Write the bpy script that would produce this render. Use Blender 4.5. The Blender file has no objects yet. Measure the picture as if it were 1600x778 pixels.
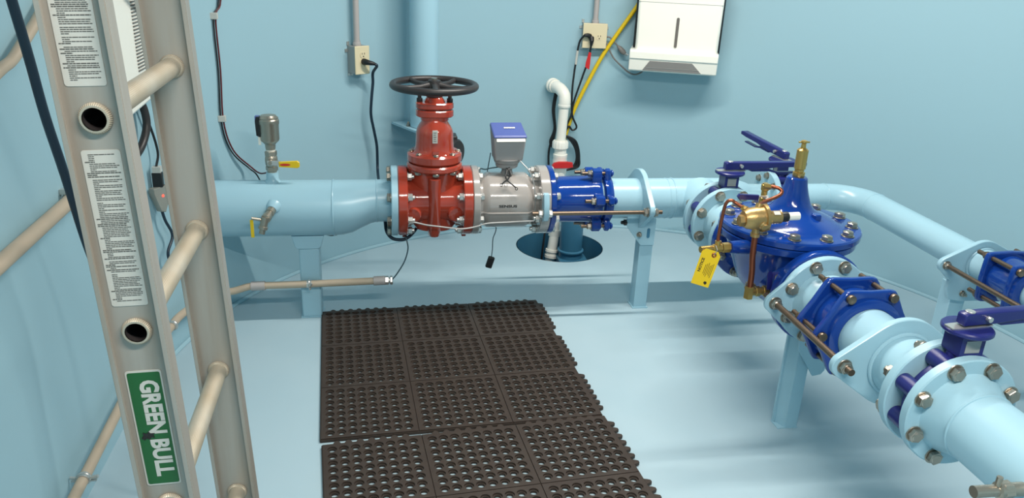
import bpy, bmesh, math, random
from mathutils import Vector, Matrix, Quaternion
random.seed(7)
PI = math.pi
SC = bpy.context.scene
COL = SC.collection

# ------------------------------------------------------------------ camera, light, exposure
cam_d = bpy.data.cameras.new('camera')
cam_d.sensor_width = 36.0
cam_d.lens = 1229.05 / 1600 * 36.0
cam_d.clip_start = 0.02
cam = bpy.data.objects.new('camera', cam_d); COL.objects.link(cam)
R0, R1, R2 = ((0.98685, -0.15679, 0.04058), (-0.01893, -0.36096, -0.93239), (0.16084, 0.91936, -0.35919))
rot = Matrix(((R0[0], -R1[0], -R2[0]), (R0[1], -R1[1], -R2[1]), (R0[2], -R1[2], -R2[2])))
cam.matrix_world = Matrix.Translation((0.1653, -3.0278, 1.4504)) @ rot.to_4x4()
SC.camera = cam

W = bpy.data.worlds.new('world'); SC.world = W; W.use_nodes = True
W.node_tree.nodes['Background'].inputs[0].default_value = (0.9, 0.95, 1.0, 1)
W.node_tree.nodes['Background'].inputs[1].default_value = 0.0

def area(name, loc, sx, sy, power, color=(1.0, 0.945, 0.865)):
    d = bpy.data.lights.new(name, 'AREA'); d.shape = 'RECTANGLE'; d.size = sx; d.size_y = sy
    d.energy = power; d.color = color
    o = bpy.data.objects.new(name, d); COL.objects.link(o); o.location = loc
    return o
area('ceiling_strip_light', (1.22, -0.40, 2.26), 1.5, 0.05, 52)
area('ceiling_strip_light', (0.8, -2.7, 2.26), 1.4, 0.05, 60)

vs = SC.view_settings
SC.display_settings.display_device = 'sRGB'
vs.view_transform = 'Standard'; vs.look = 'None'; vs.gamma = 1.0; vs.use_curve_mapping = False
vs.exposure = 0.0
SC.cycles.max_bounces = 10; SC.cycles.diffuse_bounces = 6

# ------------------------------------------------------------------ materials
def lin(c):
    return tuple(((v / 255) / 12.92 if v / 255 <= 0.04045 else ((v / 255 + 0.055) / 1.055) ** 2.4) for v in c)
def mat(name, rgb, rough=0.5, metal=0.0, var=0.0, bump=0.0, scale=40.0, spec=0.5, coat=0.0, vcol=None, stretch=None, transmission=0.0, alpha=1.0):
    m = bpy.data.materials.new(name); m.use_nodes = True
    nt = m.node_tree; b = nt.nodes['Principled BSDF']
    c = lin(rgb)
    b.inputs['Base Color'].default_value = (*c, 1)
    b.inputs['Roughness'].default_value = rough; b.inputs['Metallic'].default_value = metal
    b.inputs['Specular IOR Level'].default_value = spec
    b.inputs['Coat Weight'].default_value = coat; b.inputs['Coat Roughness'].default_value = 0.06
    b.inputs['Transmission Weight'].default_value = transmission
    b.inputs['Alpha'].default_value = alpha
    if var or bump:
        tc = nt.nodes.new('ShaderNodeTexCoord'); src = tc.outputs['Object']
        if stretch:
            mp = nt.nodes.new('ShaderNodeMapping'); mp.inputs['Scale'].default_value = stretch
            nt.links.new(src, mp.inputs[0]); src = mp.outputs[0]
        n = nt.nodes.new('ShaderNodeTexNoise'); n.inputs['Scale'].default_value = scale; n.inputs['Detail'].default_value = 4
        nt.links.new(src, n.inputs['Vector'])
        if var:
            n2 = nt.nodes.new('ShaderNodeTexNoise'); n2.inputs['Scale'].default_value = scale * 0.25; n2.inputs['Detail'].default_value = 5
            nt.links.new(src, n2.inputs['Vector'])
            mx = nt.nodes.new('ShaderNodeMix'); mx.data_type = 'RGBA'
            c2 = lin(vcol) if vcol else tuple(v * 0.7 for v in c)
            mx.inputs[6].default_value = (*c, 1); mx.inputs[7].default_value = (*c2, 1)
            rp = nt.nodes.new('ShaderNodeMapRange'); rp.inputs[1].default_value = 0.42; rp.inputs[2].default_value = 0.72; rp.inputs[4].default_value = var
            nt.links.new(n2.outputs['Fac'], rp.inputs[0]); nt.links.new(rp.outputs[0], mx.inputs[0])
            nt.links.new(mx.outputs[2], b.inputs['Base Color'])
        if bump:
            bp = nt.nodes.new('ShaderNodeBump'); bp.inputs['Strength'].default_value = bump; bp.inputs['Distance'].default_value = 0.002
            nt.links.new(n.outputs['Fac'], bp.inputs['Height']); nt.links.new(bp.outputs[0], b.inputs['Normal'])
    return m
M = {}
M['wall'] = mat('wall_blue_paint', (156, 190, 201), 0.42, bump=0.12, scale=55, spec=0.35)
M['floor'] = mat('floor_blue_paint', (168, 191, 200), 0.38, var=0.35, bump=0.08, scale=18, spec=0.4, vcol=(157, 184, 195))
M['ceil'] = mat('ceiling_paint', (122, 154, 168), 0.6)
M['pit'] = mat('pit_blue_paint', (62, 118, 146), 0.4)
M['pipe'] = mat('pipe_light_blue_enamel', (158, 195, 209), 0.28, bump=0.10, scale=45, spec=0.5)
M['blue'] = mat('cobalt_blue_epoxy', (18, 58, 138), 0.11, bump=0.10, scale=60, coat=0.2)
M['navy'] = mat('navy_valve_paint', (32, 37, 104), 0.3, bump=0.06, scale=60)
M['red'] = mat('oxide_red_epoxy', (166, 62, 43), 0.12, bump=0.12, scale=50, coat=0.5)
M['grey'] = mat('meter_grey_epoxy', (162, 156, 151), 0.16, bump=0.02, scale=60, coat=0.6)
M['regg'] = mat('register_grey_plastic', (150, 148, 147), 0.4)
M['regb'] = mat('register_blue_lid', (80, 94, 156), 0.35)
M['white'] = mat('white_plastic', (244, 240, 228), 0.35)
M['pvc'] = mat('pvc_white', (240, 237, 226), 0.35)
M['steel'] = mat('stainless_bolt', (168, 160, 148), 0.3, metal=0.9, bump=0.1, scale=120)
M['zinc'] = mat('zinc_bolt', (205, 203, 198), 0.32, metal=0.75)
M['rod'] = mat('bronze_tinted_rod', (120, 103, 88), 0.35, metal=0.85, bump=0.15, scale=160)
M['alu'] = mat('ladder_aluminium', (170, 164, 155), 0.4, metal=0.3, var=0.75, bump=0.08, scale=16, stretch=(6, 6, 0.35), vcol=(150, 136, 120))
M['rung'] = mat('rung_dirty_aluminium', (190, 181, 164), 0.46, metal=0.45, var=0.6, bump=0.1, scale=40, vcol=(168, 148, 118))
M['dark'] = mat('black_iron', (44, 40, 40), 0.42, bump=0.15, scale=80)
M['rubber'] = mat('black_rubber_mat', (58, 48, 42), 0.55, bump=0.12, scale=90, spec=0.3, var=0.35, vcol=(70, 60, 52))
M['cable'] = mat('black_cable', (22, 24, 26), 0.45)
M['bcable'] = mat('dark_blue_hose', (18, 40, 56), 0.45)
M['gcable'] = mat('grey_cord', (120, 116, 112), 0.5)
M['thin'] = mat('grey_wire', (60, 84, 92), 0.5)
M['gwire'] = mat('bare_grey_wire', (170, 170, 168), 0.4, metal=0.4)
M['yellow'] = mat('yellow_cord', (226, 190, 20), 0.42)
M['tag'] = mat('yellow_tag_card', (246, 204, 24), 0.5)
M['ink'] = mat('black_ink', (30, 28, 26), 0.6)
M['greyink'] = mat('grey_print', (84, 82, 78), 0.6)
M['redp'] = mat('red_plastic', (200, 36, 36), 0.4)
M['brass'] = mat('brass', (202, 166, 96), 0.3, metal=0.85, bump=0.12, scale=90)
M['bronze'] = mat('cast_bronze', (190, 156, 102), 0.36, metal=0.8, bump=0.3, scale=120)
M['copper'] = mat('copper_tube', (150, 86, 62), 0.34, metal=0.8, bump=0.05, scale=60)
M['cream'] = mat('cream_box', (222, 208, 172), 0.4)
M['boxg'] = mat('grey_box_side', (150, 152, 150), 0.5)
M['cond'] = mat('beige_pvc_conduit', (186, 168, 146), 0.5, var=0.3, scale=20, vcol=(170, 152, 132))
M['condg'] = mat('grey_pvc_conduit', (176, 168, 164), 0.5)
M['sticker'] = mat('sticker_silver_white', (196, 194, 186), 0.42)
M['green'] = mat('sticker_green', (28, 92, 44), 0.38)
M['window'] = mat('smoked_window', (136, 132, 128), 0.25)
M['slot'] = mat('grey_slot', (104, 98, 92), 0.4)
M['nickel'] = mat('nickel_valve', (168, 160, 146), 0.32, metal=0.8, bump=0.2, scale=100)
M['clear'] = mat('clear_box', (150, 150, 140), 0.25, alpha=0.75)
led = bpy.data.materials.new('red_led'); led.use_nodes = True
led.node_tree.nodes['Principled BSDF'].inputs['Emission Color'].default_value = (1, 0.05, 0.03, 1)
led.node_tree.nodes['Principled BSDF'].inputs['Emission Strength'].default_value = 4.0
led.node_tree.nodes['Principled BSDF'].inputs['Base Color'].default_value = (0.6, 0.02, 0.02, 1)
M['led'] = led

# ------------------------------------------------------------------ mesh builder
V = Vector
def frame(axis):
    c = V(axis).normalized()
    a = V((0, 0, 1)) if abs(c.z) < 0.9 else V((1, 0, 0))
    x = a.cross(c).normalized(); y = c.cross(x)
    return x, y, c
class MB:
    def __init__(s): s.v = []; s.f = []; s.mi = []; s.cur = 0
    def add(s, vs, fs):
        k = len(s.v); s.v += [V(p) for p in vs]
        for f in fs: s.f.append([i + k for i in f]); s.mi.append(s.cur)
    def box(s, x0, x1, y0, y1, z0, z1, T=None):
        vs = [V((x, y, z)) for z in (z0, z1) for y in (y0, y1) for x in (x0, x1)]
        if T is not None: vs = [T @ p for p in vs]
        s.add(vs, [(0, 2, 3, 1), (4, 5, 7, 6), (0, 1, 5, 4), (2, 6, 7, 3), (0, 4, 6, 2), (1, 3, 7, 5)]); return s
    def lathe(s, prof, o=(0, 0, 0), axis=(0, 0, 1), n=32, caps=True, sx=1.0, sy=1.0, flute=None, fr=None):
        x, y, c = fr if fr else frame(axis); o = V(o); vs = []; fs = []
        for t, r in prof:
            for i in range(n):
                a = 2 * PI * i / n
                rr = r * (flute(i) if flute else 1)
                vs.append(o + c * t + x * (rr * sx * math.cos(a)) + y * (rr * sy * math.sin(a)))
        m = len(prof)
        for j in range(m - 1):
            for i in range(n):
                k = (i + 1) % n
                fs.append((j * n + i, j * n + k, (j + 1) * n + k, (j + 1) * n + i))
        if caps:
            fs.append(tuple(range(n))[::-1]); fs.append(tuple((m - 1) * n + i for i in range(n)))
        s.add(vs, fs); return s
    def cyl(s, p0, p1, r, r1=None, n=24):
        p0 = V(p0); p1 = V(p1); d = p1 - p0
        return s.lathe([(0, r), (d.length, r if r1 is None else r1)], p0, d, n)
    def disk(s, o, axis, r, h, bev=0.002, n=40):
        return s.lathe([(0, r - bev), (bev, r), (h - bev, r), (h, r - bev)], o, axis, n)
    def tube(s, pts, r, n=10, caps=True):
        pts = [V(p) for p in pts]; m = len(pts); vs = []; fs = []
        tan = []
        for i in range(m):
            a = pts[max(i - 1, 0)]; b = pts[min(i + 1, m - 1)]; tan.append((b - a).normalized())
        x, y, c = frame(tan[0])
        for i in range(m):
            if i:
                q = tan[i - 1].rotation_difference(tan[i]); x = (q @ x).normalized()
            y = tan[i].cross(x).normalized()
            rr = r[i] if isinstance(r, (list, tuple)) else r
            for k in range(n):
                a = 2 * PI * k / n; vs.append(pts[i] + x * (rr * math.cos(a)) + y * (rr * math.sin(a)))
        for j in range(m - 1):
            for i in range(n):
                k = (i + 1) % n; fs.append((j * n + i, j * n + k, (j + 1) * n + k, (j + 1) * n + i))
        if caps: fs.append(tuple(range(n))[::-1]); fs.append(tuple((m - 1) * n + i for i in range(n)))
        s.add(vs, fs); return s
    def prism(s, poly, o, ex, ey, ez, h, bev=0.0):
        """polygon poly (u,v) on axes ex,ey at o, extruded h along ez"""
        o, ex, ey, ez = V(o), V(ex).normalized(), V(ey).normalized(), V(ez).normalized(); n = len(poly)
        cx = sum(p[0] for p in poly) / n; cy = sum(p[1] for p in poly) / n
        def ring(t, d):
            out = []
            for u, v in poly:
                l = math.hypot(u - cx, v - cy) or 1; k = 1 - d / l
                out.append(o + ex * (cx + (u - cx) * k) + ey * (cy + (v - cy) * k) + ez * t)
            return out
        rings = [ring(0, 0), ring(h, 0)] if not bev else [ring(0, bev), ring(bev, 0), ring(h - bev, 0), ring(h, bev)]
        vs = sum(rings, []); fs = []
        flip = ex.cross(ey).dot(ez) < 0
        for j in range(len(rings) - 1):
            for i in range(n):
                k = (i + 1) % n; f = (j * n + i, j * n + k, (j + 1) * n + k, (j + 1) * n + i); fs.append(f)
        fs.append(tuple(range(n))[::-1]); fs.append(tuple((len(rings) - 1) * n + i for i in range(n)))
        s.add(vs, fs); return s
    def torus(s, o, axis, R, r, n=48, m=12):
        x, y, c = frame(axis); o = V(o); vs = []; fs = []
        for i in range(n):
            a = 2 * PI * i / n; d = x * math.cos(a) + y * math.sin(a)
            for j in range(m):
                b = 2 * PI * j / m; vs.append(o + d * (R + r * math.cos(b)) + c * (r * math.sin(b)))
        for i in range(n):
            for j in range(m):
                fs.append((i * m + j, ((i + 1) % n) * m + j, ((i + 1) % n) * m + (j + 1) % m, i * m + (j + 1) % m))
        s.add(vs, fs); return s
    def ell(s, o, rx, ry, rz, n=24, m=14):
        o = V(o); vs = []; fs = []
        for j in range(m + 1):
            t = PI * j / m
            for i in range(n):
                a = 2 * PI * i / n
                st = max(math.sin(t), 1e-4)
                vs.append(o + V((rx * st * math.cos(a), ry * st * math.sin(a), rz * math.cos(t))))
        for j in range(m):
            for i in range(n):
                k = (i + 1) % n; fs.append((j * n + i, (j + 1) * n + i, (j + 1) * n + k, j * n + k))
        s.add(vs, fs); return s
    def mesh(s, name, mats, shift=V((0, 0, 0)), sharp=35):
        me = bpy.data.meshes.new(name)
        me.from_pydata([tuple(p - shift) for p in s.v], [], s.f)
        for m in (mats if isinstance(mats, (list, tuple)) else [mats]): me.materials.append(m)
        me.polygons.foreach_set('material_index', s.mi)
        bm = bmesh.new(); bm.from_mesh(me); bmesh.ops.recalc_face_normals(bm, faces=bm.faces); bm.to_mesh(me); bm.free()
        me.polygons.foreach_set('use_smooth', [True] * len(me.polygons))
        me.set_sharp_from_angle(angle=math.radians(sharp))
        return me

WLOC = {}
def wl(o): return WLOC.get(o.name, V((0, 0, 0))) if o else V((0, 0, 0))
def obj(name, mb, m, parent=None, bevel=0.0, label=None, sharp=35, origin=None):
    xs = [p.x for p in mb.v]; ys = [p.y for p in mb.v]; zs = [p.z for p in mb.v]
    c = V(((min(xs) + max(xs)) / 2, (min(ys) + max(ys)) / 2, min(zs))) if origin is None else V(origin)
    me = mb.mesh(name, m, c, sharp)
    o = bpy.data.objects.new(name, me); COL.objects.link(o)
    o.location = c - wl(parent); WLOC[o.name] = c
    if parent: o.parent = parent
    if bevel:
        b = o.modifiers.new('bevel', 'BEVEL'); b.width = bevel; b.segments = 2; b.limit_method = 'ANGLE'; b.angle_limit = math.radians(40)
    if label: o['label'] = label
    return o
def thing(name, label, cat, loc, group=None):
    o = bpy.data.objects.new(name, None); COL.objects.link(o); o.location = loc; o.empty_display_size = 0.05
    WLOC[o.name] = V(loc); return tag(o, label, cat, group)
GROUPS = {'tie_rod': 'bronze-toned tie rods beside the couplings', 'butterfly_valve': 'navy lever butterfly valves', 'pipe_support': 'light blue pipe supports', 'outlet_box': 'cream wall outlet boxes', 'bolted_coupling': 'blue bolted sleeve couplings', 'spool_pipe': 'light blue flanged spool pieces', 'ear_plate': 'small ear plates at the meter flange'}
def tag(o, label, cat, group=None):
    o['label'] = label; o['category'] = cat
    group = group or GROUPS.get(o.name.split('.')[0])
    if group: o['group'] = group
    return o
def struct(name, mb, m, **k):
    o = obj(name, mb, m, **k); o['kind'] = 'structure'; return o
def inst(name, me, loc, axis, parent, spin=0.0):
    o = bpy.data.objects.new(name, me); COL.objects.link(o)
    x, y, c = frame(axis); q = Matrix((x, y, c)).transposed().to_quaternion() @ Quaternion((0, 0, 1), spin)
    o.rotation_mode = 'QUATERNION'; o.rotation_quaternion = q
    o.location = V(loc) - wl(parent); WLOC[o.name] = V(loc); o.parent = parent
    return o
def spl(pts, k=8):
    """Catmull-Rom through pts"""
    P = [V(p) for p in pts]; P = [P[0] * 2 - P[1]] + P + [P[-1] * 2 - P[-2]]; out = []
    for i in range(1, len(P) - 2):
        a, b, c, d = P[i - 1:i + 3]
        for j in range(k):
            t = j / k
            out.append(0.5 * ((2 * b) + (c - a) * t + (2 * a - 5 * b + 4 * c - d) * t * t + (3 * b - a - 3 * c + d) * t ** 3))
    out.append(P[-2]); return out
def text_mb(txt, size, o, ex, ey, depth=0.0005, weight=0.0, mb=None, sx=1.0, center=True):
    cu = bpy.data.curves.new('t', 'FONT'); cu.body = txt; cu.size = size; cu.offset = weight
    cu.align_x = 'CENTER' if center else 'LEFT'; cu.align_y = 'CENTER'; cu.resolution_u = 3
    t = bpy.data.objects.new('t', cu); me = bpy.data.meshes.new_from_object(t)
    ex, ey = V(ex).normalized(), V(ey).normalized(); ez = ex.cross(ey)
    mb = mb or MB(); o = V(o)
    mb.add([o + ex * (v.co.x * sx) + ey * v.co.y + ez * depth for v in me.vertices], [tuple(p.vertices) for p in me.polygons])
    bpy.data.objects.remove(t); bpy.data.curves.remove(cu); bpy.data.meshes.remove(me)
    return mb

def hexp(r, rot=0): return [(r * math.cos(PI / 3 * i + rot), r * math.sin(PI / 3 * i + rot)) for i in range(6)]
def bolt_mesh(r, h, stud=0.0, name='bolt', m='steel', washer=True):
    mb = MB()
    if washer: mb.disk((0, 0, 0), (0, 0, 1), r * 1.16, r * 0.16, 0.0006, 20)
    z = r * 0.16 if washer else 0
    mb.prism(hexp(r * 0.99), (0, 0, z), (1, 0, 0), (0, 1, 0), (0, 0, 1), h, bev=r * 0.08)
    if stud: mb.lathe([(z + h, r * 0.56), (z + h + stud - 0.002, r * 0.56), (z + h + stud, r * 0.42)], (0, 0, 0), (0, 0, 1), 14)
    else: mb.lathe([(z + h, r * 0.72), (z + h + 0.0015, r * 0.62)], (0, 0, 0), (0, 0, 1), 18)
    return mb.mesh(name, M[m])
BH = bolt_mesh(0.0175, 0.013); BN = bolt_mesh(0.0165, 0.016, 0.010); BHs = bolt_mesh(0.0135, 0.010); BHz = bolt_mesh(0.0155, 0.013, m='zinc')
BNz = bolt_mesh(0.0155, 0.016, 0.009, m='zinc'); BNd = bolt_mesh(0.013, 0.013, 0.012, m='dark', washer=False); BNs = bolt_mesh(0.010, 0.010, 0.010); BNf = bolt_mesh(0.0105, 0.004, name='flatbolt')
Z0 = 0.485; XA = 1.475
def ring8(o, axis, bc, me, parent, name='bolt', n=8, off=22.5, ends=None, up=(0, 0, 1)):
    ax = V(axis).normalized(); u = V(up); w = u.cross(ax)
    for i in range(n):
        a = math.radians(off + 360 / n * i)
        inst(name, me, V(o) + u * (bc * math.cos(a)) + w * (bc * math.sin(a)), axis, parent, spin=i * 0.6)

# ------------------------------------------------------------------ room: capsule-shaped vault
CX, CY, WR = 1.075, -0.68, 1.72
XL, XR, YF, HC = CX - WR, CX + WR, -4.3, 2.3
NARC = 96
arc = [(CX - WR * math.cos(PI * i / NARC), CY + WR * math.sin(PI * i / NARC)) for i in range(NARC + 1)]
def wall_strip(pts, th=0.05):
    mb = MB(); n = len(pts); vs = []
    for i, (x, y) in enumerate(pts):
        a = V((*pts[max(i - 1, 0)], 0)); b = V((*pts[min(i + 1, n - 1)], 0)); t = (b - a).normalized(); o = V((-t.y, t.x, 0)) * th
        for q in ((x, y, 0), (x, y, HC), (x + o.x, y + o.y, HC), (x + o.x, y + o.y, 0)): vs.append(q)
    fs = []
    for i in range(n - 1):
        for k in range(4): fs.append((i * 4 + k, i * 4 + (k + 1) % 4, (i + 1) * 4 + (k + 1) % 4, (i + 1) * 4 + k))
    fs += [(0, 1, 2, 3), tuple((n - 1) * 4 + k for k in (3, 2, 1, 0))]
    mb.add(vs, fs); return mb
struct('wall_left', wall_strip([(XL, YF + 0.4 * i) for i in range(9)] + [(XL, CY)]), M['wall'])
struct('wall_back', wall_strip(arc), M['wall'])
struct('wall_right', wall_strip([(XR, CY)] + [(XR, YF + 0.4 * i) for i in range(8, -1, -1)]), M['wall'])
struct('wall_front', MB().box(XL - .05, XR + .05, YF - .05, YF, 0, HC), M['wall'])
PX, PY, PR = 1.07, 0.715, 0.222
def flat_with_hole(z, hole):
    bm = bmesh.new()
    outer = [(XL, YF)] + arc + [(XR, YF)]
    vo = [bm.verts.new((x, y, z)) for x, y in outer]
    es = [bm.edges.new((vo[i], vo[(i + 1) % len(vo)])) for i in range(len(vo))]
    if hole:
        vi = [bm.verts.new((PX + PR * math.cos(2 * PI * i / 64), PY + PR * math.sin(2 * PI * i / 64), z)) for i in range(64)]
        es += [bm.edges.new((vi[i], vi[(i + 1) % 64])) for i in range(64)]
    bmesh.ops.triangle_fill(bm, edges=es, use_beauty=True)
    mb = MB(); bm.verts.index_update(); mb.add([v.co.copy() for v in bm.verts], [tuple(v.index for v in f.verts) for f in bm.faces]); bm.free()
    return mb
fl = struct('floor', flat_with_hole(0, True), M['floor'])
struct('ceiling', flat_with_hole(HC, False), M['ceil'])
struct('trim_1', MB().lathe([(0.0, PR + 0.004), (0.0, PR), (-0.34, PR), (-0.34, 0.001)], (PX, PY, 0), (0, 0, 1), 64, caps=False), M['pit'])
struct('baseboard_back', MB().tube([(x + (CX - x) * 0.004, y + (CY - y) * 0.004, 0.004) for x, y in arc], 0.009, 8), M['wall'])

# ------------------------------------------------------------------ left water main
t = thing('water_pipe', 'large light blue pipe leaving the left wall and narrowing before the red valve', 'pipe', (-0.2, 0, Z0))
ZL = Z0 - 0.0267; RL, RS = 0.1095, 0.0842
obj('pipe_body', MB().lathe([(-0.52, RL), (-0.03, RL)], (0, 0, ZL), (1, 0, 0), 48, caps=False), M['pipe'], t)
red = MB(); vs = []; NN = 48
prof = [(-0.03, 0), (-0.022, 0), (0.005, 0.02), (0.045, 0.2), (0.08, 0.55), (0.115, 0.88), (0.14, 1), (0.20, 1)]
for x, k in prof:
    r = RL + (RS - RL) * k; z = ZL + (Z0 - ZL) * k
    vs += [(x, r * math.cos(2 * PI * i / NN), z + r * math.sin(2 * PI * i / NN)) for i in range(NN)]
red.add(vs, [(j * NN + i, j * NN + (i + 1) % NN, (j + 1) * NN + (i + 1) % NN, (j + 1) * NN + i) for j in range(len(prof) - 1) for i in range(NN)])
obj('reducer', red, M['pipe'], t)
wb = MB().torus((-0.026, 0, ZL), (1, 0, 0), RL, 0.0035, 48, 8); obj('weld_bead', wb, M['pipe'], t)
obj('weld_bead', MB().torus((0.142, 0, Z0), (1, 0, 0), RS, 0.003, 48, 8), M['pipe'], t)
def flange(name, x, parent, m, ax='x', R=0.1397, th=0.0265, y=None, extra=None):
    mb = MB()
    if ax == 'x': mb.disk((x, 0, Z0), (1, 0, 0), R, th, 0.003, 56)
    else: mb.disk((XA, y, Z0), (0, -1, 0), R, th, 0.003, 56)
    return obj(name, mb, m, parent)
flange('flange', 0.197, t, M['pipe'])
ring8((0.197, 0, Z0), (-1, 0, 0), 0.1206, BH, t)
b = MB(); b.lathe([(0, 0.034), (0.012, 0.027), (0.017, 0.0235), (0.045, 0.0228)], (-0.252, 0, ZL + RL - 0.008), (0, 0, 1), 24); obj('threaded_boss', b, M['pipe'], t)
tapd = V((-0.3, -0.9, -0.32)).normalized()
tap0 = V((-0.243, -0.098, ZL + 0.035))
b = MB(); b.lathe([(-0.01, 0.03), (0.006, 0.026), (0.018, 0.019)], tap0, tapd, 24); obj('threaded_boss', b, M['pipe'], t)

# air valve + ball valve on top of the main
bv = thing('ball_valve', 'small nickel ball valve with yellow lever, under the air valve', 'valve', (-0.252, 0, ZL + RL + 0.037))
x0, zb = -0.252, ZL + RL + 0.037
b = MB(); b.lathe([(0, 0.018), (0.006, 0.018)], (x0, 0, zb), (0, 0, 1), 16)
b.prism(hexp(0.0228), (x0, 0, zb + 0.006), (1, 0, 0), (0, 1, 0), (0, 0, 1), 0.016, 0.001)
b.lathe([(0.022, 0.019), (0.028, 0.0225), (0.045, 0.0240), (0.060, 0.0225), (0.066, 0.019)], (x0, 0, zb), (0, 0, 1), 24)
b.prism(hexp(0.0228, 0.3), (x0, 0, zb + 0.064), (1, 0, 0), (0, 1, 0), (0, 0, 1), 0.018, 0.001)
b.cyl((x0, -0.01, zb + 0.045), (x0, -0.038, zb + 0.045), 0.010, n=16); b.prism(hexp(0.008), (x0, -0.038, zb + 0.045), (1, 0, 0), (0, 0, 1), (0, -1, 0), 0.008)
obj('valve_body', b, M['nickel'], bv)
h = MB().box(x0 - 0.01, x0 + 0.04, -0.042, -0.038, zb + 0.036, zb + 0.054); hl = obj('lever', h, M['zinc'], bv)
rr = [(0.032, 0.031), (0.10, 0.026), (0.108, 0.031), (0.108, 0.048), (0.10, 0.054), (0.032, 0.05)]
g = obj('lever_sleeve', MB().prism([(x0 + a, zb + c) for a, c in rr], (0, -0.036, 0), (1, 0, 0), (0, 0, 1), (0, -1, 0), 0.011, 0.002), M['yellow'], bv)
obj('printed_mark', MB().prism([(x0 + 0.055 + 0.02 * math.cos(a * PI / 8), zb + 0.04 + 0.0045 * math.sin(a * PI / 8)) for a in range(16)], (0, -0.0472, 0), (1, 0, 0), (0, 0, 1), (0, -1, 0), 0.0004), M['redp'], g)
av = thing('air_valve', 'bronze-grey bottle-shaped air valve topping the small ball valve', 'valve', (x0, 0, zb + 0.086))
za = zb + 0.086
b = MB(); b.lathe([(0, 0.0175), (0.012, 0.019), (0.022, 0.0195), (0.028, 0.025), (0.036, 0.033), (0.042, 0.0355), (0.098, 0.036), (0.101, 0.038), (0.116, 0.038), (0.120, 0.035), (0.124, 0.036), (0.129, 0.030), (0.133, 0.027), (0.135, 0.016)], (x0, 0, za), (0, 0, 1), 32)
obj('valve_body', b, M['nickel'], av)
b = MB(); b.prism([(0, 0.052), (-0.014, 0.058), (-0.016, 0.112), (-0.010, 0.130), (0.006, 0.128)], (x0 - 0.032, 0.012, za), (1, 0, 0), (0, 0, 1), (0, -1, 0), 0.03, 0.002)
obj('side_cap', b, M['cable'], av)
b = MB().box(x0 - 0.048, x0 - 0.034, -0.014, 0.012, za + 0.112, za + 0.130); obj('vent_plug', b, M['regb'], av)
obj('paper_tag', MB().box(x0 - 0.041, x0 - 0.031, -0.012, -0.011, za + 0.022, za + 0.062), M['white'], av)
obj('thread_tape', MB().lathe([(-0.004, 0.0165), (0.002, 0.0182)], (x0, 0, za), (0, 0, 1), 24), M['pvc'], av)

tp = thing('sample_tap', 'small nickel sample tap with drooping yellow handle on large pipe front', 'tap', tap0 + tapd * 0.016)
b = MB(); o = tap0 + tapd * 0.016
b.lathe([(0, 0.017), (0.02, 0.017), (0.022, 0.013), (0.036, 0.013), (0.04, 0.018), (0.058, 0.018), (0.062, 0.012), (0.07, 0.012)], o, tapd, 20)
e = o + tapd * 0.066; dn = V((-0.25, -0.15, -1)).normalized()
b.lathe([(-0.012, 0.015), (0.022, 0.014), (0.024, 0.017), (0.034, 0.017), (0.036, 0.011), (0.052, 0.011)], e, dn, 20)
b.cyl(e, e + V((-0.045, -0.01, 0.012)), 0.006, n=12)
obj('tap_body', b, M['nickel'], tp)
h0 = e + V((-0.045, -0.01, 0.012))
b = MB(); b.box(-0.006, 0.006, -0.002, 0.002, -0.075, -0.006, Matrix.Translation(h0)); obj('handle', b, M['yellow'], tp, bevel=0.001)

# ------------------------------------------------------------------ left pipe support
ps = thing('pipe_support', 'square light blue post with saddle box under the large left pipe', 'support', (-0.128, 0, 0))
obj('post', MB().box(-0.167, -0.088, -0.04, 0.04, 0.0, 0.302), M['pipe'], ps, bevel=0.006)
bx = [(-0.192, 0.356), (-0.181, 0.310), (-0.172, 0.3005), (-0.088, 0.3005), (-0.079, 0.310), (-0.066, 0.356)]
obj('saddle_box', MB().prism(bx, (0, 0.05, 0), (1, 0, 0), (0, 0, 1), (0, -1, 0), 0.095, 0.003), M['pipe'], ps, bevel=0.003)
obj('base_plate', MB().box(-0.172, -0.083, -0.045, 0.045, 0, 0.006), M['pipe'], ps)

# ------------------------------------------------------------------ red gate valve
gv = thing('gate_valve', 'red gate valve with black handwheel in the main line', 'valve', (0.369, 0, 0.35))
XG = 0.369
for x, dr, axn in ((0.225, 1, 1), (0.4755, -1, 1)):
    pass
FL = obj('flange', MB().disk((0.2245, 0, Z0), (1, 0, 0), 0.1397, 0.036, 0.003, 56), M['red'], gv)
FR = obj('flange', MB().disk((0.4775, 0, Z0), (1, 0, 0), 0.1397, 0.036, 0.003, 56), M['red'], gv)
b = MB()
b.lathe([(0.25, 0.108), (0.27, 0.096), (0.30, 0.09), (0.44, 0.09), (0.468, 0.096), (0.488, 0.108)], (0, 0, Z0), (1, 0, 0), 48)
b.lathe([(0.362, 0.045), (0.372, 0.072), (0.40, 0.088), (0.55, 0.092), (0.60, 0.098), (0.622, 0.106)], (XG, 0, 0), (0, 0, 1), 48, sx=0.82, sy=1.05)
obj('body', b, M['red'], gv)
rib = [(-0.026, 0.0), (-0.026, 0.075), (-0.021, 0.096), (-0.012, 0.107), (0, 0.111), (0.012, 0.107), (0.021, 0.096), (0.026, 0.075), (0.026, 0.0)]
b = MB(); vs = []; 
for z, k in ((0.352, 0.55), (0.36, 0.85), (0.385, 1.0), (0.56, 1.0), (0.60, 1.08)):
    vs += [(XG - 0.004 + u * (0.9 if z < .37 else 1), -v * k, z) for u, v in rib]
n = len(rib); b.add(vs, [(j * n + i, j * n + i + 1, (j + 1) * n + i + 1, (j + 1) * n + i) for j in range(4) for i in range(n - 1)] + [tuple(range(n)), tuple(4 * n + i for i in range(n))])
obj('body_rib', b, M['red'], gv)
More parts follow.
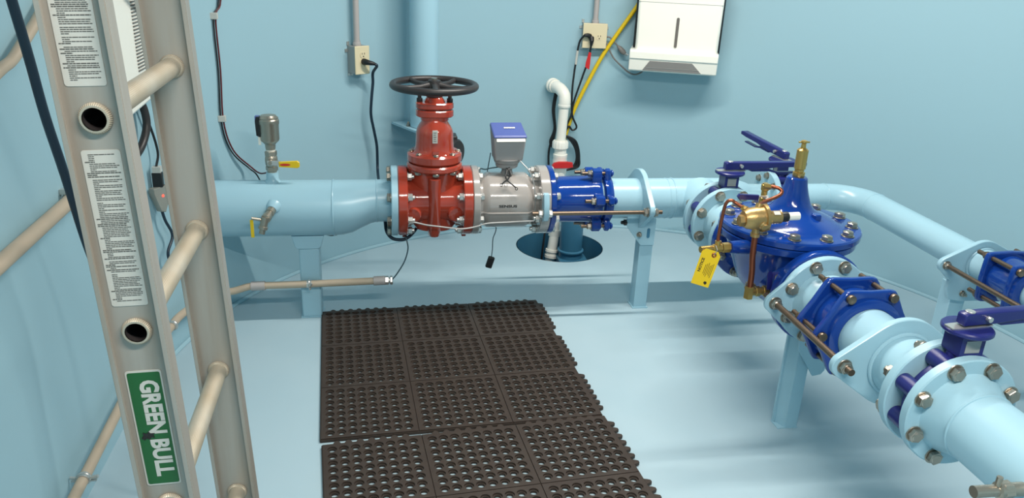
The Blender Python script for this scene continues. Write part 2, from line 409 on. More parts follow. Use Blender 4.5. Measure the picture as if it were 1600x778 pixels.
for sx in (-1, 1):
    obj('boss', MB().disk((XG + sx * 0.071 - 0.004, -0.05, Z0 - 0.025), (sx * 0.25, -1, -0.1), 0.030, 0.052, 0.004, 28), M['red'], gv)
for k, (xx, ax) in enumerate(((0.2605, (1, 0, 0)), (0.4775, (-1, 0, 0)))):
    ring8((xx, 0, Z0), ax, 0.1206, BNz, gv)
    obj('foot_lug', MB().box(xx - 0.02 if k == 0 else xx + 0.002, xx - 0.002 if k == 0 else xx + 0.02, -0.018, 0.018, 0.334, 0.35), M['red'], gv, bevel=0.003)
b = MB(); b.disk((XG, 0, 0.620), (0, 0, 1), 0.109, 0.026, 0.006, 56); obj('body_collar', b, M['red'], gv)
b = MB(); b.disk((XG, 0, 0.648), (0, 0, 1), 0.107, 0.040, 0.008, 56)
obj('bonnet_flange', b, M['red'], gv)
b = MB(); b.lathe([(0.684, 0.088), (0.692, 0.080), (0.705, 0.0755), (0.73, 0.0735), (0.762, 0.0725), (0.778, 0.0685), (0.792, 0.061), (0.804, 0.053), (0.814, 0.048), (0.826, 0.046)], (XG, 0, 0), (0, 0, 1), 44)
b.box(XG - 0.012, XG + 0.012, -0.085, 0.085, 0.67, 0.705)
obj('bonnet', b, M['red'], gv)
ov = [(0.073 * math.copysign(abs(math.cos(a)) ** 0.7, math.cos(a)), 0.05 * math.copysign(abs(math.sin(a)) ** 0.8, math.sin(a))) for a in [2 * PI * i / 40 for i in range(40)]]
b = MB(); b.prism([(u * 0.74, v * 0.9) for u, v in ov], (XG, 0, 0.813), (1, 0, 0), (0, 1, 0), (0, 0, 1), 0.015)
b.prism(ov, (XG, 0, 0.826), (1, 0, 0), (0, 1, 0), (0, 0, 1), 0.027, 0.004); obj('gland_seat', b, M['red'], gv)
b = MB(); b.prism(ov, (XG, 0, 0.857), (1, 0, 0), (0, 1, 0), (0, 0, 1), 0.024, 0.004)
b.lathe([(0.875, 0.042), (0.892, 0.036), (0.902, 0.028), (0.903, 0.02)], (XG, 0, 0), (0, 0, 1), 32)
b.prism([(-0.03, 0), (-0.036, 0.02), (-0.025, 0.038), (0.025, 0.038), (0.036, 0.02), (0.03, 0)], (XG, 0.0, 0.845), (1, 0, 0), (0, -1, 0), (0, 0, 1), 0.03, 0.004)
obj('gland', b, M['red'], gv)
for sx in (-1, 1): inst('gland_nut', BNd, (XG + sx * 0.058, 0, 0.881), (0, 0, 1), gv)
for i in range(8):
    a = PI / 2 * 0 + PI / 4 * i + PI / 8 * 0
    inst('bolt', BNf, (XG + 0.091 * math.cos(a - PI / 2), 0.091 * math.sin(a - PI / 2), 0.687), (0, 0, 1), gv)
for i in (-1, 0, 1): inst('bolt', BHs, (XG + 0.094 * math.sin(i * 0.8), -0.094 * math.cos(i * 0.8), 0.621), (0, 0, -1), gv)
np_ = obj('name_plate', MB().box(XG - 0.013, XG + 0.007, -0.0765, -0.0715, 0.735, 0.785), M['sticker'], gv, bevel=0.001, label='small pale name plate')
g = MB()
for i in range(5): g.box(XG - 0.009, XG + 0.002 - 0.002 * (i % 2), -0.0772, -0.0764, 0.743 + i * 0.008, 0.745 + i * 0.008)
obj('printed_lines', g, M['greyink'], np_)
hw = obj('handwheel', MB().torus((XG - 0.002, 0, 0.943), (0, 0, 1), 0.157, 0.0135, 64, 14), M['dark'], gv, label='black iron handwheel')
b = MB(); b.lathe([(0.902, 0.032), (0.92, 0.034), (0.93, 0.03), (0.95, 0.026), (0.962, 0.024), (0.965, 0.016)], (XG - 0.002, 0, 0), (0, 0, 1), 28); obj('hub', b, M['dark'], hw)
for i in range(5):
    a = 2 * PI * i / 5 + math.radians(54)
    d = V((math.cos(a), math.sin(a), 0)); c = V((XG - 0.002, 0, 0))
    obj('spoke', MB().tube([c + d * 0.018 + V((0, 0, .945)), c + d * 0.06 + V((0, 0, .938)), c + d * 0.11 + V((0, 0, .938)), c + d * 0.155 + V((0, 0, .943))], [0.014, 0.011, 0.0095, 0.011], 12), M['dark'], hw)
obj('stem', MB().cyl((XG - .002, 0, 0.9), (XG - .002, 0, 0.971), 0.012, n=18), M['steel'], gv)

# ------------------------------------------------------------------ grey water meter
mt = thing('water_meter', 'grey flanged water meter with blue-lidded register beside the red valve', 'meter', (0.66, 0, 0.37))
obj('flange', MB().disk((0.5145, 0, Z0), (1, 0, 0), 0.1397, 0.0275, 0.003, 56), M['grey'], mt)
obj('flange', MB().disk((0.783, 0, Z0), (1, 0, 0), 0.1397, 0.0395, 0.003, 56), M['grey'], mt)
b = MB(); b.lathe([(0.541, 0.1), (0.556, 0.097), (0.562, 0.1), (0.574, 0.111), (0.585, 0.113), (0.728, 0.113), (0.738, 0.111), (0.750, 0.1), (0.758, 0.092), (0.783, 0.09)], (0, 0, Z0), (1, 0, 0), 56)
obj('meter_body', b, M['grey'], mt)
zr = 0.462
def rad_at(x):
    P = [(0.541, 0.1), (0.556, 0.097), (0.562, 0.1), (0.574, 0.111), (0.585, 0.113), (0.728, 0.113), (0.738, 0.111), (0.750, 0.1), (0.758, 0.092), (0.783, 0.09)]
    for (a, r), (c, s) in zip(P, P[1:]):
        if a <= x <= c: return r + (s - r) * (x - a) / (c - a)
xs = [0.543 + 0.01 * i for i in range(24)]
b = MB(); ring = [(x, -math.sqrt(rad_at(x) ** 2 - 0.023 ** 2) - 0.005) for x in xs] + [(x, math.sqrt(rad_at(x) ** 2 - 0.023 ** 2) + 0.005) for x in xs[::-1]]
b.prism(ring, (0, 0, zr - 0.004), (1, 0, 0), (0, 1, 0), (0, 0, 1), 0.008, 0.002); obj('casing_seam', b, M['grey'], mt)
def wrap(mb, r, zc):
    for v in mb.v:   # lay flat lettering onto the cylinder front (v.y holds height offset from zc)
        a = (v.z - zc) / r; v.z = zc + r * math.sin(a); v.y = -(r + 0.0006) * math.cos(a)
    return mb
tx = text_mb('SENSUS', 0.0142, (0.652, 0, 0), (1, 0, 0), (0, 0, 1), weight=0.0005, sx=1.52)
for v in tx.v: v.z += Z0 + 0.007
tx = wrap(tx, 0.113, Z0); obj('lettering', tx, M['ink'], mt)
ring8((0.541, 0, Z0), (1, 0, 0), 0.1206, BHz, mt); ring8((0.783, 0, Z0), (-1, 0, 0), 0.1206, BNz, mt)
b = MB(); b.lathe([(0.588, 0.03), (0.605, 0.022), (0.635, 0.02), (0.65, 0.022)], (0.66, 0, 0), (0, 0, 1), 24); obj('register_stem', b, M['regg'], mt)
obj('register_collar', MB().lathe([(0.624, 0.040), (0.627, 0.044), (0.638, 0.046), (0.641, 0.044), (0.644, 0.050), (0.660, 0.056)], (0.658, 0, 0), (0, 0, 1), 36), M['regg'], mt)
RT = Matrix.Translation((0.658, 0, 0)) @ Matrix.Rotation(math.radians(3), 4, 'Z')
def hexa(mb, bot, top, T):
    mb.add([T @ V(p) for p in bot + top], [(3, 2, 1, 0), (4, 5, 6, 7)] + [(i, (i + 1) % 4, 4 + (i + 1) % 4, 4 + i) for i in range(4)]); return mb
b = hexa(MB(), [(-0.056, -0.042, .656), (0.056, -0.042, .656), (0.054, 0.04, .656), (-0.054, 0.04, .656)], [(-0.066, -0.055, .753), (0.066, -0.055, .753), (0.064, 0.05, .780), (-0.064, 0.05, .780)], RT)
rg = obj('register_box', b, M['regg'], mt, bevel=0.006)
b = hexa(MB(), [(-0.0675, -0.0570, .751), (0.0675, -0.0570, .751), (0.0655, 0.0520, .778), (-0.0655, 0.0520, .778)], [(-0.065, -0.053, .761), (0.065, -0.053, .761), (0.063, 0.050, .793), (-0.063, 0.050, .793)], RT)
ld = obj('lid', b, M['regb'], rg, bevel=0.004, label='blue hinged register lid')
ez = V((0, -0.41, 0.91)).normalized()
ey = RT.to_3x3() @ V((0, 0.955, 0.297)); ex = RT.to_3x3() @ V((1, 0, 0))
tx = text_mb('sensus', 0.017, RT @ V((0.006, 0.004, 0.7805)), ex, ey, depth=0.0008, weight=0.0008); obj('lettering', tx, M['white'], rg)
b = hexa(MB(), [(-0.055, -0.0605, .739), (0.059, -0.0605, .739), (0.059, -0.050, .737), (-0.055, -0.050, .737)], [(-0.055, -0.0550, .750), (0.059, -0.0550, .750), (0.059, -0.050, .750), (-0.055, -0.050, .750)], RT); obj('lid_edge_glint', b, M['white'], rg)  # white strip stands in for the bright reflection along the lid's front edge
zt = MB()
zt.tube(spl([(0.643, -0.03, 0.645), (0.66, -0.055, 0.612), (0.655, -0.085, 0.60), (0.632, -0.105, 0.588), (0.624, -0.111, 0.582)]), 0.0028, 8)
zt.tube(spl([(0.672, -0.03, 0.645), (0.645, -0.07, 0.606), (0.650, -0.095, 0.592), (0.672, -0.109, 0.575), (0.680, -0.112, 0.568)]), 0.0028, 8)
zt.tube(spl([(0.655, -0.03, 0.640), (0.648, -0.06, 0.61), (0.666, -0.07, 0.604), (0.660, -0.045, 0.63)]), 0.0028, 8)
zt.torus((0.622, -0.113, 0.580), (0.3, -1, 0.4), 0.005, 0.0015, 14, 6); zt.torus((0.682, -0.115, 0.565), (0.3, -1, 0.4), 0.005, 0.0015, 14, 6)
tag(obj('cable_lead', zt, M['cable']), 'short black wire leads with ring ends knotted below the meter register', 'wire')
tag(obj('signal_wire', MB().tube(spl([(0.692, -0.02, 0.668), (0.715, -0.05, 0.648), (0.739, -0.07, 0.622), (0.757, -0.085, 0.575), (0.765, -0.095, 0.51), (0.762, -0.10, 0.45)]), 0.0022, 8), M['gwire']), 'thin grey wire running from the register down the meter side bolts', 'wire')
tag(obj('signal_wire', MB().tube(spl([(0.648, 0.025, 0.617), (0.60, 0.02, 0.612), (0.572, 0.0, 0.612), (0.55, -0.02, 0.62), (0.54, -0.05, 0.612)]), 0.0025, 8), M['thin']), 'thin dark wire lying across top of the grey meter body', 'wire')
hw_ = thing('hanging_sensor', 'small black rectangular plug dangling on a thin wire below the meter', 'sensor', (0.604, 0.02, 0.187))
obj('wire', MB().tube(spl([(0.60, 0.06, 0.664), (0.592, 0.11, 0.52), (0.605, 0.085, 0.42), (0.627, 0.02, 0.36), (0.613, 0, 0.315), (0.612, 0, 0.27), (0.609, 0, 0.232)]), 0.002, 8), M['thin'], hw_)
T = Matrix.Translation((0.604, 0, 0.211)) @ Matrix.Rotation(math.radians(-17), 4, 'Y')
obj('plug_body', MB().box(-0.0135, 0.0135, -0.009, 0.009, -0.026, 0.024, Matrix.Translation((0.604, 0, 0.211)) @ Matrix.Rotation(math.radians(17), 4, 'Y')), M['cable'], hw_, bevel=0.004)

# ------------------------------------------------------------------ blue flanged coupling adaptor and its harness
fa = thing('flanged_coupling', 'bright blue cylindrical flanged coupling between grey meter and light blue pipe', 'coupling', (0.95, 0, 0.37))
obj('flange', MB().disk((0.823, 0, Z0), (1, 0, 0), 0.1397, 0.022, 0.003, 56), M['blue'], fa)
obj('sleeve', MB().lathe([(0.843, 0.104), (0.858, 0.097), (0.875, 0.0945), (1.0, 0.0965), (1.008, 0.1), (1.04, 0.101), (1.045, 0.098)], (0, 0, Z0), (1, 0, 0), 48), M['blue'], fa)
obj('follower_ring', MB().lathe([(1.053, 0.094), (1.057, 0.107), (1.078, 0.107), (1.09, 0.099), (1.092, 0.09)], (0, 0, Z0), (1, 0, 0), 48), M['blue'], fa)
for i in range(6):
    a = math.radians(77 + 60 * i); cy_, cz_ = math.cos(a), math.sin(a)   # one at the front (-y)
    cy_, cz_ = -math.sin(a), math.cos(a)
    u = V((0, cy_, cz_)); w = V((0, -cz_, cy_)); c = V((0, 0, Z0)) + u * 0.124
    lug = [(-0.03, -0.04), (-0.022, 0.005), (-0.012, 0.018), (0.012, 0.018), (0.022, 0.005), (0.03, -0.04)]
    obj('lug', MB().prism(lug, c + V((1.004, 0, 0)), w, u, (1, 0, 0), 0.038, 0.004), M['blue'], fa)
    obj('ring_lug', MB().prism([(p * 0.85, q) for p, q in lug], c + V((1.057, 0, 0)), w, u, (1, 0, 0), 0.024, 0.005), M['blue'], fa)
    obj('lug_bolt', MB().cyl(c + V((0.962, 0, 0)), c + V((1.075, 0, 0)), 0.0075, n=12), M['rod'], fa)
    inst('nut', bpy.data.meshes.get('lugnut') or bolt_mesh(0.0135, 0.014, name='lugnut'), c + V((1.003, 0, 0)), (-1, 0, 0), fa)
    obj('bolt_head', MB().disk(c + V((1.080, 0, 0)), (1, 0, 0), 0.0145, 0.013, 0.005, 16), M['blue'], fa)
ring8((0.845, 0, Z0), (1, 0, 0), 0.1206, BHz, fa)
for sy, nm in ((-1, 'front'), (1, 'rear')):
    th_ = thing('tie_rod', 'bronze-toned tie rod along the %s of the bright blue coupling' % nm, 'rod', (1.0, sy * 0.161, Z0 - 0.01))
    zc = Z0 - 0.008
    obj('rod', MB().cyl((0.742, sy * 0.161, zc), (1.272, sy * 0.161, zc), 0.0085, n=16), M['rod'], th_)
    for x, ax in ((0.782, (-1, 0, 0)), (0.805, (1, 0, 0)), (1.212, (-1, 0, 0)), (1.238, (1, 0, 0))): inst('nut', BHz if x < 1 else BH, (x, sy * 0.161, zc), ax, th_)
    poly = [(-0.03, -0.008), (-0.025, -0.03), (-0.005, -0.036), (0.017, -0.026), (0.0275, 0.0), (0.02, 0.045), (0.008, 0.078), (-0.012, 0.08), (-0.02, 0.05)]
    el = thing('ear_plate', 'small light blue ear plate holding the %s tie rod at the meter flange' % nm, 'bracket', (0.793, sy * 0.155, Z0 - 0.05))
    obj('plate', MB().prism([(-sy * -u if sy > 0 else -u, v) for u, v in poly], (0.7835, sy * 0.158, zc), (0, 1, 0), (0, 0, 1), (1, 0, 0), 0.021, 0.002), M['pipe'], el)

# ------------------------------------------------------------------ main pipe, tee and first rhombus plate
def rhomb(r, ear, er, squash=1.0, n=14):
    """two-eared plate outline: big circle r, ear circles er at +-ear"""
    d = ear; ca = (r - er) / d; a0 = math.acos(ca); out = []
    for i in range(n + 1):
        a = -a0 + 2 * a0 * i / n; out.append((d + er * math.cos(a), er * math.sin(a)))
    for i in range(n + 1):
        a = a0 + (PI - 2 * a0) * i / n; out.append((r * math.cos(a), r * math.sin(a)))
    for i in range(n + 1):
        a = PI - a0 + 2 * a0 * i / n; out.append((-d + er * math.cos(a), er * math.sin(a)))
    for i in range(n + 1):
        a = PI + a0 + (PI - 2 * a0) * i / n; out.append((r * math.cos(a), r * math.sin(a)))
    return out
tm = thing('water_pipe', 'light blue main pipe from blue coupling to the tee behind the dome-topped valve', 'pipe', (1.3, 0, Z0))
obj('pipe_body', MB().lathe([(1.03, RS), (1.62, RS)], (0, 0, Z0), (1, 0, 0), 48), M['pipe'], tm)
obj('weld_bead', MB().torus((1.362, 0, Z0), (1, 0, 0), RS, 0.003, 48, 8), M['pipe'], tm)
obj('weld_bead', MB().torus((1.338, 0, Z0), (1, 0, 0), RS, 0.002, 48, 8), M['pipe'], tm)
b = MB(); b.lathe([(0.03, 0.098), (0.07, 0.09), (0.09, RS), (0.15, RS), (0.2, RS), (0.226, 0.094)], (XA, 0, Z0), (0, -1, 0), 48); obj('tee_branch', b, M['pipe'], tm)
obj('weld_bead', MB().torus((XA, -0.143, Z0), (0, 1, 0), RS, 0.003, 48, 8), M['pipe'], tm)
flange('flange', 0, tm, M['pipe'], 'y', y=-0.226)
obj('harness_plate', MB().prism(rhomb(0.125, 0.161, 0.028), (1.214, 0, Z0), (0, 1, 0), (0, 0, 1), (1, 0, 0), 0.021, 0.002), M['pipe'], tm)
obj('weld_bead', MB().torus((1.237, 0, Z0), (1, 0, 0), RS + 0.002, 0.006, 48, 8), M['pipe'], tm)
b = MB(); b.lathe([(1.61, RS), (1.64, RS - 0.004), (1.69, 0.066), (1.71, 0.058), (1.81, 0.0575)], (0, 0, Z0), (1, 0, 0), 40); obj('reducer', b, M['pipe'], tm)
obj('branch_flange', MB().disk((1.787, 0, Z0), (1, 0, 0), 0.115, 0.025, 0.003, 48), M['pipe'], tm)
ring8((1.787, 0, Z0), (-1, 0, 0), 0.0953, BHs, tm, off=0)
ring8((XA, -0.226, Z0), (0, 1, 0), 0.1206, BN, tm)

sp = thing('pipe_support', 'slotted light blue angle post bolted beneath the main pipe harness plate', 'support', (1.26, -0.03, 0))
obj('post', MB().prism([(0, 0), (0.058, 0), (0.058, 0.007), (0.007, 0.007), (0.007, 0.06), (0, 0.06)], (1.233, -0.05, 0), (1, 0, 0), (0, 1, 0), (0, 0, 1), 0.40), M['pipe'], sp, bevel=0.002)
gp = [(1.165, 0.43), (1.163, 0.39), (1.172, 0.372), (1.212, 0.322), (1.233, 0.295), (1.291, 0.295), (1.291, 0.41), (1.27, 0.44)]
obj('gusset_plate', MB().prism(gp, (0, -0.051, 0), (1, 0, 0), (0, 0, 1), (0, -1, 0), 0.008, 0.0015), M['pipe'], sp)
sl = [(1.262 + 0.007 * math.cos(a), (0.365 if math.sin(a) >= 0 else 0.335) + 0.007 * math.sin(a)) for a in [2 * PI * i / 16 for i in range(16)]]
obj('slot', MB().prism(sl, (0, -0.0592, 0), (1, 0, 0), (0, 0, 1), (0, -1, 0), 0.0006), M['pit'], sp)
inst('bolt', BNs, (1.222, -0.059, 0.345), (0, -1, 0), sp); inst('bolt', BNd, (1.166, -0.05, 0.396), (-1, 0, 0), sp)
obj('base_plate', MB().box(1.227, 1.296, -0.056, 0.016, 0, 0.005), M['pipe'], sp)

# ------------------------------------------------------------------ butterfly valves
def butterfly(label, o, flow, R, hd, L, zt, wth, lift=0.0, rneck=0.03):
    """wafer valve centred at o, flow axis, lever direction hd, neck up to zt"""
    o = V(o); fx = V(flow).normalized(); hd = V(hd).normalized(); up = V((0, 0, 1)); sd = up.cross(fx)
    t = thing('butterfly_valve', label, 'valve', o + V((0, 0, -R)))
    b = MB(); b.disk(o - fx * (wth / 2 - 0.001), fx, R * 0.74, wth - 0.002, 0.003, 40); b.disk(o - fx * (wth * 0.33), fx, R * 0.83, wth * 0.66, 0.006, 40)
    obj('body_ring', b, M['navy'], t)
    for i in range(8):
        a = math.radians(22.5 + 45 * i); c = o + up * (R * 0.865 * math.cos(a)) + sd * (R * 0.865 * math.sin(a))
        obj('guide_lug', MB().cyl(c - fx * (wth / 2 - 0.001), c + fx * (wth / 2 - 0.001), R * 0.16, n=20), M['navy'], t)
        d = (o - c).normalized(); w = fx.cross(d)
        obj('web', MB().prism([(-R * .13, 0), (R * .13, 0), (R * .16, R * .2), (-R * .16, R * .2)], c - fx * (wth * 0.35), w, d, fx, wth * 0.7), M['navy'], t)
    zz = o.z + R * 0.74
    nk = MB(); nk.lathe([(0, rneck * 1.25), (R * 0.14, rneck * 1.1), (R * 0.26, rneck)], (o.x, o.y, zz), up, 28)
    a = rneck * 1.05; x_, y_ = fx, sd
    nk.prism([(-a, -a), (a, -a), (a, a), (-a, a)], V((o.x, o.y, zz + R * 0.24)), x_, y_, up, zt - 0.012 - zz - R * 0.24, 0.003)
    obj('neck', nk, M['navy'], t)
    pn = -sd if sd.y > 0 else sd
    side = V((0, -1, 0)) if abs(fx.y) > 0.5 else V((-1, 0, 0))
    pw = up.cross(side)
    obj('data_plate', MB().prism([(-a * .62, 0), (a * .62, 0), (a * .62, 0.03), (-a * .62, 0.03)], V((o.x, o.y, zt - 0.054)) + side * a, pw, up, side, 0.0012), M['boxg'], t, label='small silver data plate')
    obj('top_plate', MB().disk((o.x, o.y, zt - 0.012), up, 0.056, 0.012, 0.003, 40), M['navy'], t)
    ot = V((o.x, o.y, zt))
    hs = up.cross(hd)
    obj('notch_plate', MB().prism([(-0.054, -0.013), (-0.04, -0.015), (0.04, -0.015), (0.058, -0.013), (0.058, 0.013), (0.04, 0.015), (-0.04, 0.015), (-0.054, 0.013)], ot, hd, hs, up, 0.003), M['zinc'], t)
    P = ot + V((0, 0, 0.004)); dh = (hd + up * lift).normalized(); uh = hs.cross(dh) * -1
    if uh.z < 0: uh = -uh
    # lever: channel shape seen from the side: deep at the hub, slim with open slot along the grip
    pr = [(-0.026, 0.002), (-0.026, 0.027), (-0.02, 0.031), (L * 0.55, 0.031), (L * 0.95, 0.031), (L, 0.027), (L, 0.014), (L * 0.86, 0.011), (L * 0.60, 0.010), (L * 0.50, 0.006), (0.06, 0.001), (0.03, 0.002)]
    lv = obj('lever', MB().prism(pr, P - hs * 0.014, dh, uh, hs, 0.028, 0.003), M['navy'], t, bevel=0.002)
    tg = [(0.06, 0.004), (0.085, -0.006), (L * 0.5, -0.006), (L * 0.62, -0.014), (L * 0.88, -0.014), (L * 0.88, -0.009), (L * 0.62, -0.009), (L * 0.5, 0.004)]
    obj('trigger', MB().prism(tg, P - hs * 0.009, dh, uh, hs, 0.018), M['navy'], lv)
    obj('pivot_pin', MB().cyl(P + dh * 0.035 + uh * 0.018 - hs * 0.024, P + dh * 0.035 + uh * 0.018 + hs * 0.024, 0.0065, n=14), M['zinc'], lv)
    obj('hub_cap', MB().disk(P + uh * 0.030 - dh * 0.004, uh, 0.011, 0.004, 0.001, 16), M['zinc'], lv)
    return t
butterfly('navy butterfly valve on the tee, between dome-topped valve and main pipe', (XA + 0.005, -0.281, Z0), (0, -1, 0), 0.134, (1, 0.02, 0), 0.31, 0.682, 0.055, rneck=0.0265)
butterfly('farthest navy butterfly valve, lever rising behind the brass pin', (1.842, 0, Z0), (1, 0, 0), 0.105, (-0.2, 1, 0), 0.29, 0.655, 0.058, lift=0.09, rneck=0.022)

# spool between butterfly valve and control valve
s1 = thing('spool_pipe', 'short light blue double-flanged spool between tee butterfly valve and dome-topped valve', 'pipe', (XA, -0.42, Z0 - 0.14))
flange('flange', 0, s1, M['pipe'], 'y', y=-0.3085)
obj('pipe_body', MB().lathe([(0.33, 0.1), (0.36, 0.088), (0.38, RS), (0.44, RS), (0.46, 0.09), (0.487, 0.1)], (XA, 0, Z0), (0, -1, 0), 48), M['pipe'], s1)
flange('flange', 0, s1, M['pipe'], 'y', y=-0.484)
ring8((XA, -0.335, Z0), (0, -1, 0), 0.1206, BH, s1); ring8((XA, -0.484, Z0), (0, 1, 0), 0.1206, BN, s1)

# ------------------------------------------------------------------ pressure reducing valve
pv = thing('control_valve', 'bright blue dome-topped pressure control valve with brass pilot piping', 'valve', (XA, -0.764, 0.34))
YP = -0.764
flange('flange', 0, pv, M['blue'], 'y', y=-0.511, th=0.028); flange('flange', 0, pv, M['blue'], 'y', y=-0.982, th=0.0355, R=0.146)
ring8((XA, -0.539, Z0), (0, -1, 0), 0.1206, BN, pv); ring8((XA, -0.982, Z0), (0, 1, 0), 0.1206, BN, pv)
b = MB(); b.lathe([(0.53, 0.112), (0.57, 0.1), (0.62, 0.105), (0.70, 0.12), (0.764, 0.125), (0.83, 0.12), (0.92, 0.105), (0.97, 0.1), (0.995, 0.112)], (XA, 0, Z0), (0, -1, 0), 48)
b.lathe([(0.385, 0.03), (0.39, 0.07), (0.405, 0.105), (0.44, 0.135), (0.48, 0.153), (0.53, 0.172), (0.57, 0.19), (0.592, 0.205), (0.60, 0.212)], (XA, YP, 0), (0, 0, 1), 56)
obj('body', b, M['blue'], pv)
obj('body_flange', MB().lathe([(0.594, 0.208), (0.598, 0.217), (0.617, 0.219), (0.620, 0.216)], (XA, YP, 0), (0, 0, 1), 64), M['blue'], pv)
b = MB(); b.lathe([(0.6215, 0.218), (0.624, 0.222), (0.640, 0.223), (0.645, 0.219), (0.647, 0.208), (0.648, 0.165), (0.655, 0.155), (0.668, 0.125), (0.678, 0.100), (0.684, 0.084), (0.695, 0.068), (0.712, 0.056), (0.74, 0.045), (0.77, 0.0365), (0.793, 0.033), (0.797, 0.029)], (XA + 0.006, YP, 0), (0, 0, 1), 64)
for i in range(4):
    a = PI / 4 + PI / 2 * i; d = V((math.cos(a), math.sin(a), 0)); w = V((-d.y, d.x, 0))
    b.prism([(0.06, 0.66), (0.11, 0.655), (0.155, 0.648), (0.15, 0.64), (0.06, 0.64)], V((XA + .006, YP, 0)) - w * 0.012, d, (0, 0, 1), w, 0.024)
b.prism(hexp(0.017), (XA + 0.052, YP - 0.075, 0.650), (1, 0, 0), (0, 1, 0), (0, 0.0, 1), 0.045, 0.003)
obj('cover', b, M['blue'], pv)
for i in range(12):
    a = 2 * PI * i / 12 + 0.12
    inst('bolt', BH, (XA + .006 + 0.192 * math.cos(a), YP + 0.192 * math.sin(a), 0.6475), (0, 0, 1), pv, spin=i)
pn = obj('indicator_pin', MB().lathe([(0.793, 0.016), (0.80, 0.019), (0.812, 0.019), (0.814, 0.0145), (0.822, 0.0145), (0.824, 0.018), (0.884, 0.018), (0.888, 0.014), (0.892, 0.008), (0.905, 0.007), (0.908, 0.01), (0.914, 0.01), (0.916, 0.004)], (XA + 0.009, YP, 0), (0, 0, 1), 24), M['brass'], pv, label='tall brass indicator fitting')
obj('thumb_wing', MB().box(XA + 0.009 - 0.019, XA + 0.009 + 0.019, YP - 0.002, YP + 0.002, 0.907, 0.912), M['brass'], pn, bevel=0.001)
# pilot assembly (parts of the control valve)
pc = V((1.262, -0.95, 0.722)); pa = V((1, 0.05, 0.02)).normalized()
b = MB(); b.lathe([(-0.042, 0.014), (-0.040, 0.024), (-0.028, 0.031), (-0.008, 0.0345), (0.012, 0.0355), (0.018, 0.036), (0.020, 0.042), (0.030, 0.042), (0.032, 0.035), (0.035, 0.024), (0.042, 0.0205), (0.080, 0.020), (0.082, 0.016)], pc, pa, 32)
b.prism(hexp(0.018), pc - pa * 0.040 + V((0, -.005, -.003)), (0, 1, 0), (0, 0, 1), -pa, 0.016, 0.002)
fd = V((0.2, -0.85, -0.32)).normalized()
b.lathe([(0.02, 0.0135), (0.036, 0.0135), (0.040, 0.010)], pc + pa * 0.004, fd, 18)
b.prism(hexp(0.0105), pc + pa * 0.004 + fd * 0.038, (1, 0, 0), (0, 0.35, -0.85), fd, 0.008, 0.001)
b.lathe([(0.02, 0.012), (0.046, 0.012), (0.048, 0.0145), (0.058, 0.0145)], pc + V((0.006, 0, 0)), (0.05, 0.05, -1), 18)
b.lathe([(0.022, 0.012), (0.046, 0.011)], pc, (0.25, 0.2, 1), 16)
b.lathe([(0.022, 0.011), (0.044, 0.010)], pc, (-0.75, 0.25, 0.62), 16)
for i in range(8):
    a = PI / 4 * i; x_, y_, c_ = frame(pa); q = pc + pa * 0.030 + (x_ * math.cos(a) + y_ * math.sin(a)) * 0.0365
    b.prism(hexp(0.005), q, x_, y_, pa, 0.005)
pl = obj('pilot_valve', b, M['bronze'], pv, label='cast bronze pilot regulator')
b = MB(); b.lathe([(0.080, 0.014), (0.083, 0.0155), (0.104, 0.0155), (0.106, 0.013)], pc, pa, 20); obj('adjuster_cap', b, M['cable'], pl)
b = MB(); b.lathe([(0.104, 0.0125), (0.142, 0.0125), (0.143, 0.010)], pc, pa, 20); obj('adjuster_sleeve', b, M['white'], pl)
lb = MB().box(0, 0.02, -0.007, 0.007, 0, 0.0008, Matrix.Translation(pc + pa * 0.052 + V((0, -0.0112, 0.0175))) @ Matrix.Rotation(math.radians(32), 4, 'X')); obj('paper_label', lb, M['sticker'], pl)
ct = [(1.182, -0.89, 0.615), (1.182, -0.89, 0.66), (1.184, -0.895, 0.73), (1.188, -0.9, 0.757), (1.2, -0.905, 0.764), (1.213, -0.91, 0.757), (1.236, -0.935, 0.742)]
obj('copper_tube', MB().tube(spl(ct), 0.0052, 12), M['copper'], pv)
obj('tube_nut', MB().prism(hexp(0.0095), V((1.240, -0.938, 0.742)), (0, 1, 0), (0.4, 0, 0.8), (-0.8, 0.35, 0.42), 0.02, 0.001), M['brass'], pv)
b = MB(); b.cyl((1.122, -0.905, 0.607), (1.165, -0.897, 0.607), 0.0105, n=16); b.prism(hexp(0.0135), (1.165, -0.897, 0.607), (0, 1, 0), (0, 0, 1), (1, 0.12, 0), 0.032, 0.001)
b.prism(hexp(0.016), (1.198, -0.893, 0.607), (0, 1, 0), (0, 0, 1), (1, 0.12, 0), 0.026, 0.001); b.cyl((1.182, -0.895, 0.60), (1.182, -0.892, 0.63), 0.010, n=16)
obj('side_fitting', b, M['brass'], pv)
obj('side_boss', MB().lathe([(0, 0.019), (0.02, 0.021), (0.13, 0.026)], (1.222, -0.89, 0.607), (1, 0.25, -0.1), 20), M['blue'], pv)
ct = [pc + V((0.009, 0.003, -0.05)), (1.277, -0.94, 0.6), (1.288, -0.932, 0.54), (1.293, -0.925, 0.485)]
obj('copper_tube', MB().tube(spl(ct), 0.0092, 14), M['copper'], pv)
b = MB(); b.prism(hexp(0.0155), (1.294, -0.922, 0.488), (1, 0, 0), (0, 1, 0), (0, 0, -1), 0.042, 0.002); b.cyl((1.294, -0.922, 0.468), (1.345, -0.918, 0.468), 0.013, n=16)
b.prism(hexp(0.016), (1.316, -0.92, 0.468), (0, 1, 0), (0, 0, 1), (1, 0.1, 0), 0.016, 0.001); b.prism(hexp(0.017), (1.342, -0.918, 0.468), (0, 1, 0), (0, 0, 1), (1, 0.1, 0), 0.03, 0.001)
b.cyl((1.37, -0.915, 0.468), (1.43, -0.90, 0.47), 0.011, n=14)
obj('elbow_fitting', b, M['brass'], pv)
